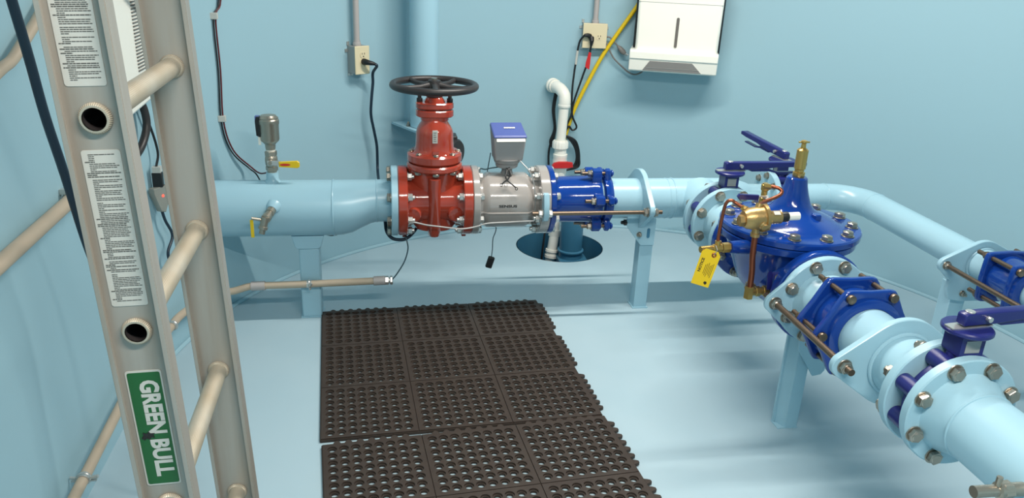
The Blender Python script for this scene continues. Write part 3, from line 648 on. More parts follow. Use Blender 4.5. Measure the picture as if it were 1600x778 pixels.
obj('cock_handle', MB().prism([(-0.008, 0), (0.008, 0), (0.009, 0.05), (0.005, 0.058), (-0.005, 0.058), (-0.009, 0.05)], (1.352, -0.935, 0.48), (1, 0, 0), (0, 0.2, 1), (0, -1, 0.2), 0.005, 0.001), M['navy'], pv)
ut = [pc + V((0.018, 0.014, 0.05)), (1.30, -0.925, 0.79), (1.355, -0.91, 0.808), (1.372, -0.905, 0.825), (1.366, -0.90, 0.842), (1.34, -0.895, 0.857), (1.322, -0.89, 0.861)]
utd = [pc + V((0.011, 0.009, 0.04)), (1.305, -0.905, 0.758), (1.358, -0.885, 0.770), (1.374, -0.876, 0.780), (1.368, -0.868, 0.789), (1.352, -0.858, 0.792), (1.340, -0.85, 0.79)]
obj('copper_tube', MB().tube(spl(utd), 0.0056, 12), M['copper'], pv)
obj('tube_nut', MB().prism(hexp(0.010), (1.345, -0.853, 0.79), (0, 1, 0), (0, 0, 1), (-1, .1, 0.1), 0.022, 0.001), M['brass'], pv)
cx_, cy_ = 1.333, -0.845
b = MB(); b.lathe([(0.65, 0.010), (0.69, 0.010), (0.692, 0.013), (0.706, 0.013), (0.712, 0.0155), (0.732, 0.0155), (0.738, 0.013), (0.754, 0.013), (0.757, 0.0095), (0.776, 0.0095), (0.778, 0.0125), (0.795, 0.0125), (0.80, 0.007)], (cx_, cy_, 0), (0, 0, 1), 16); obj('isolation_cock', b, M['brass'], pv)
b = MB(); b.box(-0.035, 0.0, -0.005, 0.005, -0.002, 0.002, Matrix.Translation((cx_ - 0.006, cy_ - 0.025, 0.764))); b.cyl((cx_, cy_, 0.75), (cx_ - 0.004, cy_ - 0.027, 0.763), 0.006, n=10); obj('cock_lever', b, M['zinc'], pv)
obj('lever_sleeve', MB().prism([(1.232, 0.766), (1.238, 0.757), (1.302, 0.754), (1.302, 0.770), (1.238, 0.774)], (0, cy_ - 0.02, 0), (1, 0, 0), (0, 0, 1), (0, -1, 0), 0.012, 0.002), M['navy'], pv)
inst('drain_plug', BH, (1.318, -0.885, 0.47), (-0.75, -0.6, -0.25), pv)

# yellow notice tag hung on the side fitting
tg = thing('warning_tag', 'yellow card NOTICE tag hanging from brass fitting of the blue control valve', 'tag', (1.15, -0.93, 0.5))
to = V((1.152, -0.925, 0.612)); tu = V((0.055, -0.005, -0.02)); tdn = V((-0.033, -0.012, -0.108)).normalized(); tr = V((0.92, -0.1, -0.27)); tr = (tr - tdn * tr.dot(tdn)).normalized(); tn = tr.cross(-tdn).normalized()
if tn.y > 0: tn = -tn
pol = [(-0.028, 0.115), (-0.031, 0.012), (-0.02, 0.0), (0.02, 0.0), (0.031, 0.012), (0.030, 0.115)]
tg1 = obj('card', MB().prism(pol, to, tr, tdn, tn, 0.0009), M['tag'], tg)
obj('eyelet', MB().torus(to + tdn * 0.013 + tn * 0.001 + tr * 0.01, tn, 0.0055, 0.0024, 20, 8), M['copper'], tg)
obj('string', MB().tube([to + tdn * 0.013 + tr * 0.01 + tn * 0.002, to - tdn * 0.006 + tr * 0.012 + tn * 0.006, (1.17, -0.905, 0.6195)], 0.0012, 6), M['gwire'], tg)
# lettering runs up the tag
lt = text_mb('NOTICE', 0.0122, to + tdn * 0.052 - tr * 0.018 + tn * 0.001, -tdn, -tr, 0.0004, 0.0004, sx=1.0)
for i in range(6):
    L = 0.03 + 0.008 * ((i * 7) % 3); u = -0.004 + i * 0.0048
    lt.prism([(0.048 - L / 2 + 0.014, u), (0.048 + L / 2 + 0.014, u), (0.048 + L / 2 + 0.014, u + 0.0013), (0.048 - L / 2 + 0.014, u + 0.0013)], to + tn * 0.0012, tdn, tr, tn, 0.0002)
lt.prism([(-0.006 + 0.104, -0.003), (0.104, -0.005), (0.109, 0.002), (0.104, 0.006), (0.0985, 0.004)], to + tr * 0.014 + tn * 0.0012, tdn, tr, tn, 0.0002)
obj('printed_text', lt, M['ink'], tg1)

# ------------------------------------------------------------------ flanged outlet stub + harness plate + coupling on branch
s2 = thing('spool_pipe', 'light blue flanged stub with eared plate on the control valve outlet', 'pipe', (XA, -1.08, Z0 - 0.14))
flange('flange', 0, s2, M['pipe'], 'y', y=-1.0185)
b = MB().prism(rhomb(0.137, 0.156, 0.032), (XA, -1.031, Z0), (1, 0, 0), (0, 0, 1), (0, -1, 0), 0.013, 0.002); obj('harness_plate', b, M['pipe'], s2)
obj('pipe_body', MB().lathe([(1.04, 0.102), (1.065, 0.092), (1.085, RS), (1.2, RS)], (XA, 0, Z0), (0, -1, 0), 48), M['pipe'], s2)
ring8((XA, -1.044, Z0), (0, -1, 0), 0.1206, BH, s2)
def coupling(label, xc, y0, y1, y2, y3, rc, rs, nb=6, off=30.0, rb=0.118):
    t = thing('bolted_coupling', label, 'coupling', (xc, (y0 + y3) / 2, Z0 - rb))
    def plate(y, th):
        out = []
        for i in range(nb):
            a = math.radians(off + 360 / nb * i)
            for k in (-1, 0, 1):
                aa = a + k * 0.11; r = rb + 0.019 - (0.005 if k else 0); out.append((r * math.sin(aa), r * math.cos(aa)))
            am = a + PI / nb; r = rb * (1.0 if nb > 4 else 0.93); out.append((r * math.sin(am), r * math.cos(am)))
        return MB().prism(out, (xc, y, Z0), (1, 0, 0), (0, 0, 1), (0, -1, 0), th, 0.004)
    obj('end_ring', plate(-y0, 0.02), M['blue'], t, bevel=0.002); obj('end_ring', plate(-y3 + 0.02, 0.02), M['blue'], t, bevel=0.002)
    obj('ring_hub', MB().lathe([(y3 - 0.004, rs + 0.027), (y3 + 0.010, rs + 0.023), (y3 + 0.016, rs + 0.012), (y3 + 0.017, rs + 0.001)], (xc, 0, Z0), (0, -1, 0), 44, caps=False), M['blue'], t)
    obj('sleeve', MB().lathe([(y0 + 0.018, rs + 0.028), (y1, rs + 0.020), (y2, rs + 0.020), (y3 - 0.018, rs + 0.028)], (xc, 0, Z0), (0, -1, 0), 44), M['blue'], t)
    for i in range(nb):
        a = math.radians(off + 360 / nb * i); c = V((xc + rb * math.sin(a), 0, Z0 + rb * math.cos(a)))
        obj('through_bolt', MB().cyl(c + V((0, -y0 + 0.045, 0)), c + V((0, -y3 - 0.002, 0)), 0.0078, n=14), M['rod'], t)
        inst('bolt_head', bpy.data.meshes.get('rhead') or MB().lathe([(0, 0.013), (0.006, 0.0135), (0.010, 0.0125), (0.012, 0.008)], (0, 0, 0), (0, 0, 1), 18).mesh('rhead', M['rod']), c + V((0, -y3 - 0.002, 0)), (0, -1, 0), t)
        inst('nut', bpy.data.meshes.get('cnut') or bolt_mesh(0.0135, 0.013, name='cnut', m='rod'), c + V((0, -y0, 0)), (0, 1, 0), t)
    return t
coupling('blue bolted sleeve coupling on branch pipe, between the two eared plates', XA, 1.148, 1.172, 1.232, 1.258, 0, RS, nb=6, off=30, rb=0.127)
s3 = thing('spool_pipe', 'light blue branch pipe stub with eared plate behind the near butterfly valve', 'pipe', (XA, -1.4, Z0 - 0.14))
obj('pipe_body', MB().lathe([(1.205, RS), (1.50, RS), (1.53, 0.092), (1.552, 0.102)], (XA, 0, Z0), (0, -1, 0), 48), M['pipe'], s3)
obj('harness_plate', MB().prism(rhomb(0.125, 0.156, 0.033), (XA, -1.405, Z0), (1, 0, 0), (0, 0, 1), (0, -1, 0), 0.019, 0.002), M['pipe'], s3)
obj('weld_bead', MB().torus((XA, -1.428, Z0), (0, 1, 0), RS + 0.001, 0.006, 48, 8), M['pipe'], s3)
flange('flange', 0, s3, M['pipe'], 'y', y=-1.548)
ring8((XA, -1.548, Z0), (0, 1, 0), 0.1206, BN, s3)
for sx, nm in ((-1, 'left'), (1, 'right')):
    th_ = thing('tie_rod', 'bronze-toned tie rod on the %s side of the branch coupling' % nm, 'rod', (XA + sx * 0.156, -1.23, Z0 - 0.02))
    obj('rod', MB().cyl((XA + sx * 0.156, -0.985, Z0), (XA + sx * 0.156, -1.458, Z0), 0.0095, n=18), M['rod'], th_)
    for y, ax in ((-1.044, (0, -1, 0)), (-1.03, (0, 1, 0)), (-1.405, (0, 1, 0)), (-1.424, (0, -1, 0))): inst('nut', BH, (XA + sx * 0.156, y, Z0), ax, th_)
sp3 = thing('pipe_support', 'light blue angle post standing under the control valve outlet flange', 'support', (1.478, -0.95, 0))
obj('post', MB().prism([(0, 0), (0.008, -0.0), (0.026, -0.036), (0.068, -0.036), (0.068, -0.03), (0.032, -0.03), (0.012, 0.01), (0.0, 0.01)], (1.436, -0.955, 0), (1, 0, 0), (0, 1, 0), (0, 0, 1), 0.355), M['pipe'], sp3, bevel=0.0015)
obj('saddle_plate', MB().prism([(1.45, 0.30), (1.45, 0.355), (1.556, 0.355), (1.556, 0.22), (1.545, 0.205), (1.517, 0.200)], (0, -0.994, 0), (1, 0, 0), (0, 0, 1), (0, -1, 0), 0.008, 0.001), M['pipe'], sp3)
obj('base_plate', MB().box(1.435, 1.506, -0.993, -0.944, 0, 0.003), M['pipe'], sp3)

butterfly('nearest navy butterfly valve, its lever running off the right edge', (XA + 0.004, -1.6025, Z0), (0, -1, 0), 0.134, (1, 0.1, 0), 0.31, 0.684, 0.055, rneck=0.0285)
s4 = thing('water_pipe', 'nearest light blue flanged branch pipe running out at bottom right', 'pipe', (XA, -2.0, Z0 - 0.1))
flange('flange', 0, s4, M['pipe'], 'y', y=-1.631)
obj('pipe_body', MB().lathe([(1.655, 0.106), (1.672, 0.1), (1.70, 0.089), (1.715, RS), (2.9, RS)], (XA, 0, Z0), (0, -1, 0), 56), M['pipe'], s4)
obj('weld_bead', MB().torus((XA, -1.718, Z0), (0, 1, 0), RS, 0.003, 48, 8), M['pipe'], s4)
ring8((XA, -1.6575, Z0), (0, -1, 0), 0.1206, BH, s4)

b = MB(); b.lathe([(0, 0.014), (0.035, 0.014), (0.037, 0.017), (0.062, 0.017), (0.064, 0.012), (0.115, 0.012)], (1.40, -1.935, 0.497), (-1, 0, 0.02), 20); b.prism(hexp(0.019), (1.365, -1.935, 0.498), (0, 1, 0), (0, 0, 1), (-1, 0, 0), 0.02, 0.001); b.cyl((1.335, -1.935, 0.51), (1.335, -1.935, 0.53), 0.006, n=10)
obj('side_tap', b, M['nickel'], s4, label='small nickel side tap')

# ------------------------------------------------------------------ bypass pipe
XB = 2.215; RB = 0.0572
bp = thing('bypass_pipe', 'slimmer light blue bypass pipe curving along the right wall', 'pipe', (XB, -0.3, Z0 - 0.06))
path = [(1.875, 0, Z0)] + [(1.90 + 0.16 * i / 4, 0, Z0) for i in range(5)]
path += [(XB - 0.153 + 0.153 * math.sin(a), -0.153 + 0.153 * math.cos(a), Z0) for a in [PI / 2 * i / 16 for i in range(1, 17)]]
path += [(XB, -0.2 - 0.1 * i, Z0) for i in range(0, 8)]
obj('pipe_body', MB().tube(path, RB, 40), M['pipe'], bp)
obj('weld_bead', MB().torus((2.062, 0, Z0), (1, 0, 0), RB, 0.002, 40, 8), M['pipe'], bp)
obj('weld_bead', MB().torus((XB, -0.153, Z0), (0, 1, 0), RB, 0.002, 40, 8), M['pipe'], bp)
obj('flange', MB().disk((1.872, 0, Z0), (1, 0, 0), 0.115, 0.025, 0.003, 48), M['pipe'], bp)
ring8((1.897, 0, Z0), (1, 0, 0), 0.0953, BHs, bp, off=0)
pl4 = [(p, q) for p, q in rhomb(0.083, 0.136, 0.026) if q > -0.02] 
ro = rhomb(0.083, 0.136, 0.026); up_ = [q for q in ro if q[1] >= 0.0]
left = sorted([q for q in ro if q[0] < -0.1], key=lambda q: q[1]); 
outline = [(0.136 + 0.026 * math.cos(a), 0.026 * math.sin(a)) for a in [-1.2 + 2.3 * i / 10 for i in range(11)]]
outline += [(0.085 * math.cos(a), 0.085 * math.sin(a)) for a in [1.16 + (PI - 2.32) * i / 12 for i in range(13)]]
outline += [(-0.136 + 0.026 * math.cos(a), 0.026 * math.sin(a)) for a in [PI - 1.1 + 2.3 * i / 10 for i in range(11)]]
outline += [(-0.108, -0.06), (-0.112, -0.09), (-0.098, -0.13), (-0.05, -0.14), (0.095, -0.14), (0.1, -0.09)]
obj('harness_plate', MB().prism(outline, (XB, -0.772, Z0), (1, 0, 0), (0, 0, 1), (0, -1, 0), 0.018, 0.002), M['pipe'], bp)
obj('weld_bead', MB().torus((XB, -0.793, Z0), (0, 1, 0), RB + 0.001, 0.005, 40, 8), M['pipe'], bp)
sb = thing('pipe_support', 'light blue angle post under the bypass pipe plate near right wall', 'support', (2.17, -0.77, 0))
obj('post', MB().prism([(0, 0), (0.06, 0), (0.06, 0.007), (0.007, 0.007), (0.007, 0.06), (0, 0.06)], (2.145, -0.77, 0), (1, 0, 0), (0, 1, 0), (0, 0, 1), 0.40), M['pipe'], sb, bevel=0.002)
inst('bolt', BNs, (2.168, -0.791, 0.376), (0, -1, 0), sb)
obj('base_plate', MB().box(2.14, 2.21, -0.776, -0.705, 0, 0.004), M['pipe'], sb)
coupling('blue bolted coupling on the bypass pipe at right edge', XB, 0.885, 0.905, 0.985, 1.02, 0, RB, nb=4, off=45, rb=0.098)
for sx, nm in ((-1, 'left'), (1, 'right')):
    th_ = thing('tie_rod', 'bronze-toned tie rod on the %s side of the bypass coupling' % nm, 'rod', (XB + sx * 0.136, -1.0, Z0 - 0.01))
    obj('rod', MB().cyl((XB + sx * 0.136, -0.755, Z0), (XB + sx * 0.136, -1.24, Z0), 0.0085, n=16), M['rod'], th_)
    for y, ax in ((-0.772, (0, 1, 0)), (-0.790, (0, -1, 0))): inst('nut', BHs, (XB + sx * 0.136, y, Z0), ax, th_)
bq = thing('bypass_pipe', 'light blue continuation of the bypass pipe past its blue coupling', 'pipe', (XB, -1.4, Z0 - 0.06))
obj('pipe_body', MB().cyl((XB, -0.95, Z0), (XB, -2.4, Z0), RB, n=40), M['pipe'], bq)

# ------------------------------------------------------------------ rubber mats
def cell(mb, T, a, r, z, rin, zin, th, n=12):
    """square cell of side a with a stepped round hole"""
    sq = []; 
    for i in range(n):
        t_ = 2 * PI * i / n + PI / n * 0
        c, s_ = math.cos(t_), math.sin(t_); k = 1 / max(abs(c), abs(s_)); sq.append((a / 2 * c * k, a / 2 * s_ * k))
    rings = [[(x, y, z) for x, y in sq]]
    for rr, zz in ((r, z), (r * 0.93, zin), (rin, zin), (rin * 0.97, 0.0)):
        rings.append([(rr * math.cos(2 * PI * i / n), rr * math.sin(2 * PI * i / n), zz) for i in range(n)])
    vs = [T @ V(p) for rg_ in rings for p in rg_]
    mb.add(vs, [(j * n + i, j * n + (i + 1) % n, (j + 1) * n + (i + 1) % n, (j + 1) * n + i) for j in range(len(rings) - 1) for i in range(n)])
def mat_tile(label, ox, oy, yaw):
    S = 0.3036; T = Matrix.Translation((ox, oy, 0)) @ Matrix.Rotation(yaw, 4, 'Z'); th = 0.0128
    t = thing('rubber_mat', label, 'mat', (ox, oy, 0), 'black interlocking drainage mats')
    mb = MB(); a = (S - 0.024) / 8
    for pi_ in range(3):
        for pj_ in range(3):
            x0, y0 = pi_ * S, -pj_ * S
            for i in range(8):
                for j in range(8):
                    cell(mb, T @ Matrix.Translation((x0 + 0.012 + a * (i + 0.5), y0 - 0.012 - a * (j + 0.5), 0)), a, a * 0.415, th, a * 0.29, th * 0.6, th, 16)
            # border of the panel: bar frame with bevel toward the seam groove
            for (u0, u1, v0, v1) in ((0.0015, 0.012, 0.0015, S - 0.0015), (S - 0.012, S - 0.0015, 0.0015, S - 0.0015), (0.012, S - 0.012, 0.0015, 0.012), (0.012, S - 0.012, S - 0.012, S - 0.0015)):
                mb.box(x0 + u0, x0 + u1, y0 - v1, y0 - v0, 0.0, th, T)
    for k in range(4):  # webs in the seam grooves
        mb.box(k * S - 0.0016, k * S + 0.0016, -3 * S, 0, 0, th * 0.72, T); mb.box(0, 3 * S, -k * S - 0.0016, -k * S + 0.0016, 0, th * 0.72, T)
    obj('tread_panel', mb, M['rubber'], t)
    for k in range(3):
        for i in range(7):
            u = k * S + 0.040 + a * (i + 0.0) + 0.005
            tooth = [(-0.013, 0), (-0.009, 0.009), (-0.004, 0.015), (0.004, 0.015), (0.009, 0.009), (0.013, 0)]
            obj('connector_tooth', MB().prism(tooth, T @ V((u, -0.001, 0)), T.to_3x3() @ V((1, 0, 0)), T.to_3x3() @ V((0, 1, 0)), (0, 0, 1), th * 0.9, 0.001), M['rubber'], t)
            obj('connector_tooth', MB().prism([(p, q * 1.35) for p, q in tooth], T @ V((3 * S - 0.001, -u, 0)), T.to_3x3() @ V((0, -1, 0)), T.to_3x3() @ V((1, 0, 0)), (0, 0, 1), th * 0.9, 0.001), M['rubber'], t)
mat_tile('black perforated rubber mat tile farther from camera, touching the left support', -0.0911, -0.0148, 0.0578)
mat_tile('black perforated rubber mat tile nearer the camera, cut off by the frame bottom', -0.032, -0.953, 0.083)

# ------------------------------------------------------------------ sump contents
sc = thing('sump_pump', 'blue upright pump column standing in the round floor sump', 'pump', (1.15, 0.80, -0.34))
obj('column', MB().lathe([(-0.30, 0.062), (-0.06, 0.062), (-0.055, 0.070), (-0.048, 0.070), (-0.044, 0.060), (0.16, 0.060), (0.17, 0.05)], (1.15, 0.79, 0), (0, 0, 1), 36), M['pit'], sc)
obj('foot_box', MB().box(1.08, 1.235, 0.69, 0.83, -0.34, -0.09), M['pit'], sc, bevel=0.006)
pd = thing('pvc_riser', 'white PVC drain riser with red-handled union valve rising from the sump', 'pipe', (1.075, 0.86, -0.15))
px, py = 1.088, 0.905
b = MB(); b.cyl((px - 0.003, py, 0.50), (px + 0.004, py, 0.705), 0.0255, n=32); obj('pipe', b, M['pvc'], pd)
el = [(px + 0.004, py, 0.695), (px + 0.005, py, 0.725), (px + 0.002, py + 0.008, 0.752), (px - 0.010, py + 0.03, 0.772), (px - 0.022, py + 0.055, 0.780), (px - 0.034, py + 0.085, 0.783)]
obj('elbow', MB().tube(spl(el), 0.0310, 28), M['pvc'], pd)
obj('elbow_rim', MB().lathe([(-0.003, 0.0305), (0.0, 0.0325), (0.010, 0.0325), (0.012, 0.031)], (px + 0.004, py, 0.692), (0, 0, 1), 32), M['pvc'], pd)
obj('wall_stub', MB().lathe([(0, 0.035), (0.020, 0.035), (0.023, 0.038), (0.034, 0.038)], (px - 0.031, py + 0.076, 0.783), (-0.3, 1, 0), 28), M['pvc'], pd)
def ridged(i): return 1.0 + (0.03 if i % 4 < 2 else -0.02)
obj('union_nut', MB().lathe([(0.474, 0.036), (0.478, 0.041), (0.508, 0.041), (0.516, 0.036)], (px - 0.003, py, 0), (0, 0, 1), 64, flute=ridged), M['pvc'], pd)
obj('valve_body', MB().lathe([(0.29, 0.028), (0.320, 0.028), (0.325, 0.034), (0.345, 0.038), (0.41, 0.038), (0.425, 0.036), (0.43, 0.038), (0.444, 0.038), (0.446, 0.032), (0.476, 0.031)], (px, py, 0), (0, 0, 1), 40), M['pvc'], pd)
b = MB(); b.prism([(-0.050, -0.015), (-0.054, 0.0), (-0.044, 0.012), (-0.018, 0.018), (0.028, 0.018), (0.054, 0.014), (0.057, -0.010), (0.028, -0.016)], (px + 0.003, py - 0.036, 0.396), (1, 0, 0), (0, 0, 1), (0, -1, 0), 0.022, 0.004); b.cyl((px + .003, py - 0.02, 0.396), (px + .003, py - 0.04, 0.396), 0.016, n=18)
obj('handle', b, M['redp'], pd, label='red plastic valve handle')
lo = [(px, py, 0.31), (px - 0.004, py - 0.01, 0.18), (px - 0.01, py - 0.03, 0.05), (px - 0.022, py - 0.055, -0.04), (px - 0.034, py - 0.065, -0.11), (px - 0.036, py - 0.066, -0.16)]
obj('lower_pipe', MB().tube(spl(lo), 0.0265, 24), M['pvc'], pd)
b = MB(); d = V((-0.10, -0.1, -1)); b.lathe([(0, 0.031), (0.035, 0.031), (0.037, 0.028)], (px - 0.012, py - 0.035, 0.035), d, 28); obj('coupler', b, M['pvc'], pd); b = MB(); b.lathe([(0, 0.033), (0.012, 0.035), (0.014, 0.031), (0.028, 0.031), (0.03, 0.035), (0.045, 0.035)], (px - 0.027, py - 0.06, -0.068), d, 28); obj('coupler', b, M['pvc'], pd)

# ------------------------------------------------------------------ vent pipe and bracket at the back wall, black fitting
vp = thing('vent_pipe', 'tall light blue vent pipe standing behind the handwheel at back wall', 'pipe', (0.40, 0.70, 0.66))
obj('pipe_body', MB().cyl((0.366, 0.706, 0.632), (0.366, 0.706, HC - 0.002), 0.066, n=48), M['pipe'], vp)
br = thing('wall_bracket', 'light blue wall shelf bracket carrying the vent pipe behind red valve', 'bracket', (0.33, 0.74, 0.62))
obj('shelf_plate', MB().prism([(0.215, 0.80), (0.332, 0.585), (0.415, 0.60), (0.45, 0.78), (0.38, 0.885)], (0, 0, 0.62), (1, 0, 0), (0, 1, 0), (0, 0, 1), 0.010), M['pipe'], br)
obj('strut', MB().prism([(0.33, 0.62), (0.355, 0.62), (0.355, 0.42), (0.345, 0.42)], (0, 0.61, 0), (1, 0, 0), (0, 0, 1), (0, 1, 0), 0.22), M['pipe'], br)
inst('bolt', BNs, (0.292, 0.71, 0.63), (0, 0, 1), br)
bf = thing('black_wall_fitting', 'black rounded fitting peeking from behind the red valve bonnet', 'fitting', (0.555, 0.72, 0.42))
b = MB(); b.lathe([(0, 0.06), (0.02, 0.068), (0.055, 0.068), (0.066, 0.06), (0.07, 0.04)], (0.475, 0.72, 0.505), (0.75, -0.62, 0.0), 36); obj('round_cap', b, M['dark'], bf)
obj('top_block', MB().box(0.45, 0.525, 0.68, 0.76, 0.53, 0.588), M['dark'], bf, bevel=0.006)
obj('lower_neck', MB().box(0.49, 0.545, 0.64, 0.70, 0.36, 0.47), M['dark'], bf, bevel=0.006)
obj('wall_stub', MB().cyl((0.52, 0.72, 0.50), (0.46, 0.93, 0.50), 0.04, n=20), M['dark'], bf)

# ------------------------------------------------------------------ wall-mounted gear on the round wall
def wframe(ang):
    c, s = math.cos(math.radians(ang)), math.sin(math.radians(ang))
    P = V((CX + WR * c, CY + WR * s, 0)); n = V((-c, -s, 0)); tt = V((s, -c, 0))   # tt points right when seen from inside
    return P, tt, n
def wT(ang):
    P, tt, n = wframe(ang)
    return Matrix(((tt.x, -n.x, 0, P.x), (tt.y, -n.y, 0, P.y), (0, 0, 1, 0), (0, 0, 0, 1)))   # local x right, -y out of the wall
# towel dispenser
T = wT(69.64); d = thing('towel_dispenser', 'white paper towel dispenser with narrow grey slot on back wall', 'dispenser', T @ V((0, 0, 0.90)))
sag = WR - math.sqrt(WR * WR - 0.22 ** 2)
obj('back_shell', MB().box(-0.219, 0.206, -0.14, sag + .004, 0.99, 1.32, T), M['cable'], d, bevel=0.006)
b = hexa(MB(), [(-0.205, -0.195, 0.985), (0.193, -0.195, 0.985), (0.198, -0.03, 0.985), (-0.21, -0.03, 0.985)], [(-0.208, -0.205, 1.33), (0.196, -0.205, 1.33), (0.20, -0.03, 1.33), (-0.213, -0.03, 1.33)], T)
fc = obj('front_cover', b, M['white'], d, bevel=0.012)
b = MB(); sl = [(-0.011 + 0.0072 * math.cos(a), (1.152 if math.sin(a) >= 0 else 1.025) + 0.0072 * math.sin(a)) for a in [2 * PI * i / 16 for i in range(16)]]
P_, tt_, n_ = wframe(69.64)
obj('level_slot', MB().prism(sl, T @ V((0, -0.1955, 0)), tt_, (0, -0.0, 1), n_, 0.0055), M['slot'], d)
obj('cover_seam', MB().box(-0.206, 0.194, -0.2035, -0.2005, 1.2252, 1.2263, T), M['boxg'], d)
pr = [(-0.06, 0.897), (-0.196, 0.893), (-0.206, 0.898), (-0.2165, 0.954), (-0.223, 0.957), (-0.224, 0.990), (-0.215, 1.0), (-0.05, 1.0)]
b = MB().prism(pr, T @ V((-0.229, 0, 0)), T.to_3x3() @ V((0, 1, 0)), (0, 0, 1), tt_, 0.430, 0.004)
ty = obj('bottom_tray', b, M['white'], d, bevel=0.004)
b = MB(); q = [(-0.127, -0.2170, 0.9485), (0.079, -0.2170, 0.9485), (0.127, -0.2080, 0.9005), (-0.16, -0.2080, 0.9005)]
q2 = [(x, y + 0.004, z) for x, y, z in q]
b.add([T @ V(p) for p in q + q2], [(0, 1, 2, 3), (7, 6, 5, 4)] + [(i, (i + 1) % 4, 4 + (i + 1) % 4, 4 + i) for i in range(4)])
obj('smoked_window', b, M['window'], ty)
obj('window_ridge', MB().box(-0.145, 0.114, -0.2124, -0.2085, 0.9145, 0.9160, T), M['boxg'], ty)

def recept(mb, cx, cz, s=1.0):
    mb.box(cx - 0.0075 * s, cx - 0.0050 * s, -0.0006, 0, cz + 0.002 * s, cz + 0.010 * s); mb.box(cx + 0.0045 * s, cx + 0.0070 * s, -0.0006, 0, cz + 0.002 * s, cz + 0.010 * s)
    mb.prism([(cx + 0.003 * s * math.cos(a * PI / 6), cz - 0.006 * s + 0.003 * s * math.sin(a * PI / 6)) for a in range(12)], (0, 0, 0), (1, 0, 0), (0, 0, 1), (0, -1, 0), 0.0006); return mb
def outlet_box(label, ang, x0, x1, z0, z1, depth, sockets, condx):
    T = wT(ang); P, tt, n = wframe(ang)
    t = thing('outlet_box', label, 'outlet', T @ V(((x0 + x1) / 2, 0, z0)))
    obj('box', MB().box(x0, x1, -depth + 0.004, 0.0, z0 + 0.001, z1 - 0.001, T), M['boxg'], t, bevel=0.003)
    obj('cover_plate', MB().box(x0 - 0.001, x1 + 0.001, -depth - 0.002, -depth + 0.004, z0 - 0.001, z1 + 0.001, T), M['cream'], t, bevel=0.003)
    for cx, cz in sockets:
        so = obj('socket_face', MB().prism([(cx + 0.0165 * math.cos(a * PI / 12), cz + min(0.0135, max(-0.0135, 0.0165 * math.sin(a * PI / 12)))) for a in range(24)], T @ V((0, -depth - 0.002, 0)), tt, (0, 0, 1), n, 0.002), M['cream'], t)
        mb = recept(MB(), cx, cz); Q = T @ Matrix.Translation((0, -depth - 0.0041, 0)); mb.v = [Q @ v for v in mb.v]; obj('socket_holes', mb, M['ink'], so)
    tb = MB()
    for sx, xx in ((-1, x0), (1, x1)):
        tb.box(min(xx, xx + sx * 0.014), max(xx, xx + sx * 0.014), -0.006, -0.002, z1 - 0.03, z1 - 0.016, T); 
    tb.box((x0 + x1) / 2 - 0.025, (x0 + x1) / 2 - 0.012, -0.006, -0.002, z0 - 0.012, z0, T); tb.box((x0 + x1) / 2 + 0.005, (x0 + x1) / 2 + 0.018, -0.006, -0.002, z0 - 0.012, z0, T)
    tb.box(x0 - 0.004, x0 + 0.008, -0.006, -0.002, z1, z1 + 0.016, T); tb.box(x0 - 0.002, x0 + 0.01, -0.006, -0.002, z0 - 0.012, z0, T)
    obj('mounting_tabs', tb, M['zinc'], t)
    c = thing('conduit', 'vertical grey conduit dropping into the %s' % ('single-gang outlet box' if x1 - x0 < 0.1 else 'wide outlet box beside dispenser'), 'conduit', T @ V((condx, 0, z1)))
    obj('conduit_pipe', MB().cyl(T @ V((condx, -depth * 0.55, z1)), T @ V((condx, -depth * 0.55, HC - 0.005)), 0.0135, n=24), M['condg'], c)
    obj('hub', MB().lathe([(0, 0.0185), (0.012, 0.0185), (0.014, 0.016), (0.022, 0.016)], T @ V((condx, -depth * 0.55, z1)), (0, 0, 1), 24), M['condg'], c)
    return T
TR = outlet_box('wide cream outlet box with two sockets between sump riser and dispenser', math.degrees(math.atan2(1.03 - CY, 1.259 - CX)), -0.068, 0.054, 0.979, 1.101, 0.05, ((0.016, 1.034), (-0.033, 1.034)), -0.006)
TL = outlet_box('narrow cream outlet box left of the handwheel on back wall', math.degrees(math.atan2(0.714 - CY, 0.067 - CX)), -0.060, 0.016, 0.880, 1.004, 0.062, ((-0.018, 0.965), (-0.018, 0.935)), -0.030)
# strips of the conduit's own shadow gap are left to the light
def plug(name, T, pts, r, m=M['cable'], parent=None):
    return obj(name, MB().tube(spl([T @ V(p) for p in pts], 6), r, 12), m, parent)
c = thing('power_cord', 'black power cord plugged into narrow outlet box and hanging behind large pipe', 'cord', TL @ V((-0.015, -0.08, 0.93)))
obj('plug', MB().tube([TL @ V(p) for p in [(-0.018, -0.066, 0.936), (-0.018, -0.078, 0.936), (-0.014, -0.092, 0.935), (0.0, -0.105, 0.932), (0.012, -0.11, 0.929)]], [0.014, 0.0145, 0.012, 0.0095, 0.007], 14), M['cable'], c)
q = [TL @ V((0.012, -0.11, 0.929)), TL @ V((0.022, -0.11, 0.918)), (0.131, 0.690, 0.88), (0.130, 0.697, 0.834), (0.122, 0.690, 0.76), (0.118, 0.688, 0.686), (0.132, 0.695, 0.60), (0.142, 0.703, 0.529), (0.143, 0.700, 0.42), (0.148, 0.56, 0.40), (0.155, 0.35, 0.41), (0.163, 0.15, 0.42), (0.169, 0.075, 0.41), (0.173, 0.02, 0.389), (0.177, -0.02, 0.365), (0.192, -0.03, 0.342), (0.215, -0.03, 0.330), (0.25, -0.03, 0.331), (0.279, -0.01, 0.345), (0.305, 0.04, 0.36), (0.33, 0.14, 0.36)]
obj('cable', MB().tube(spl(q, 6), 0.0068, 10), M['bcable'], c)

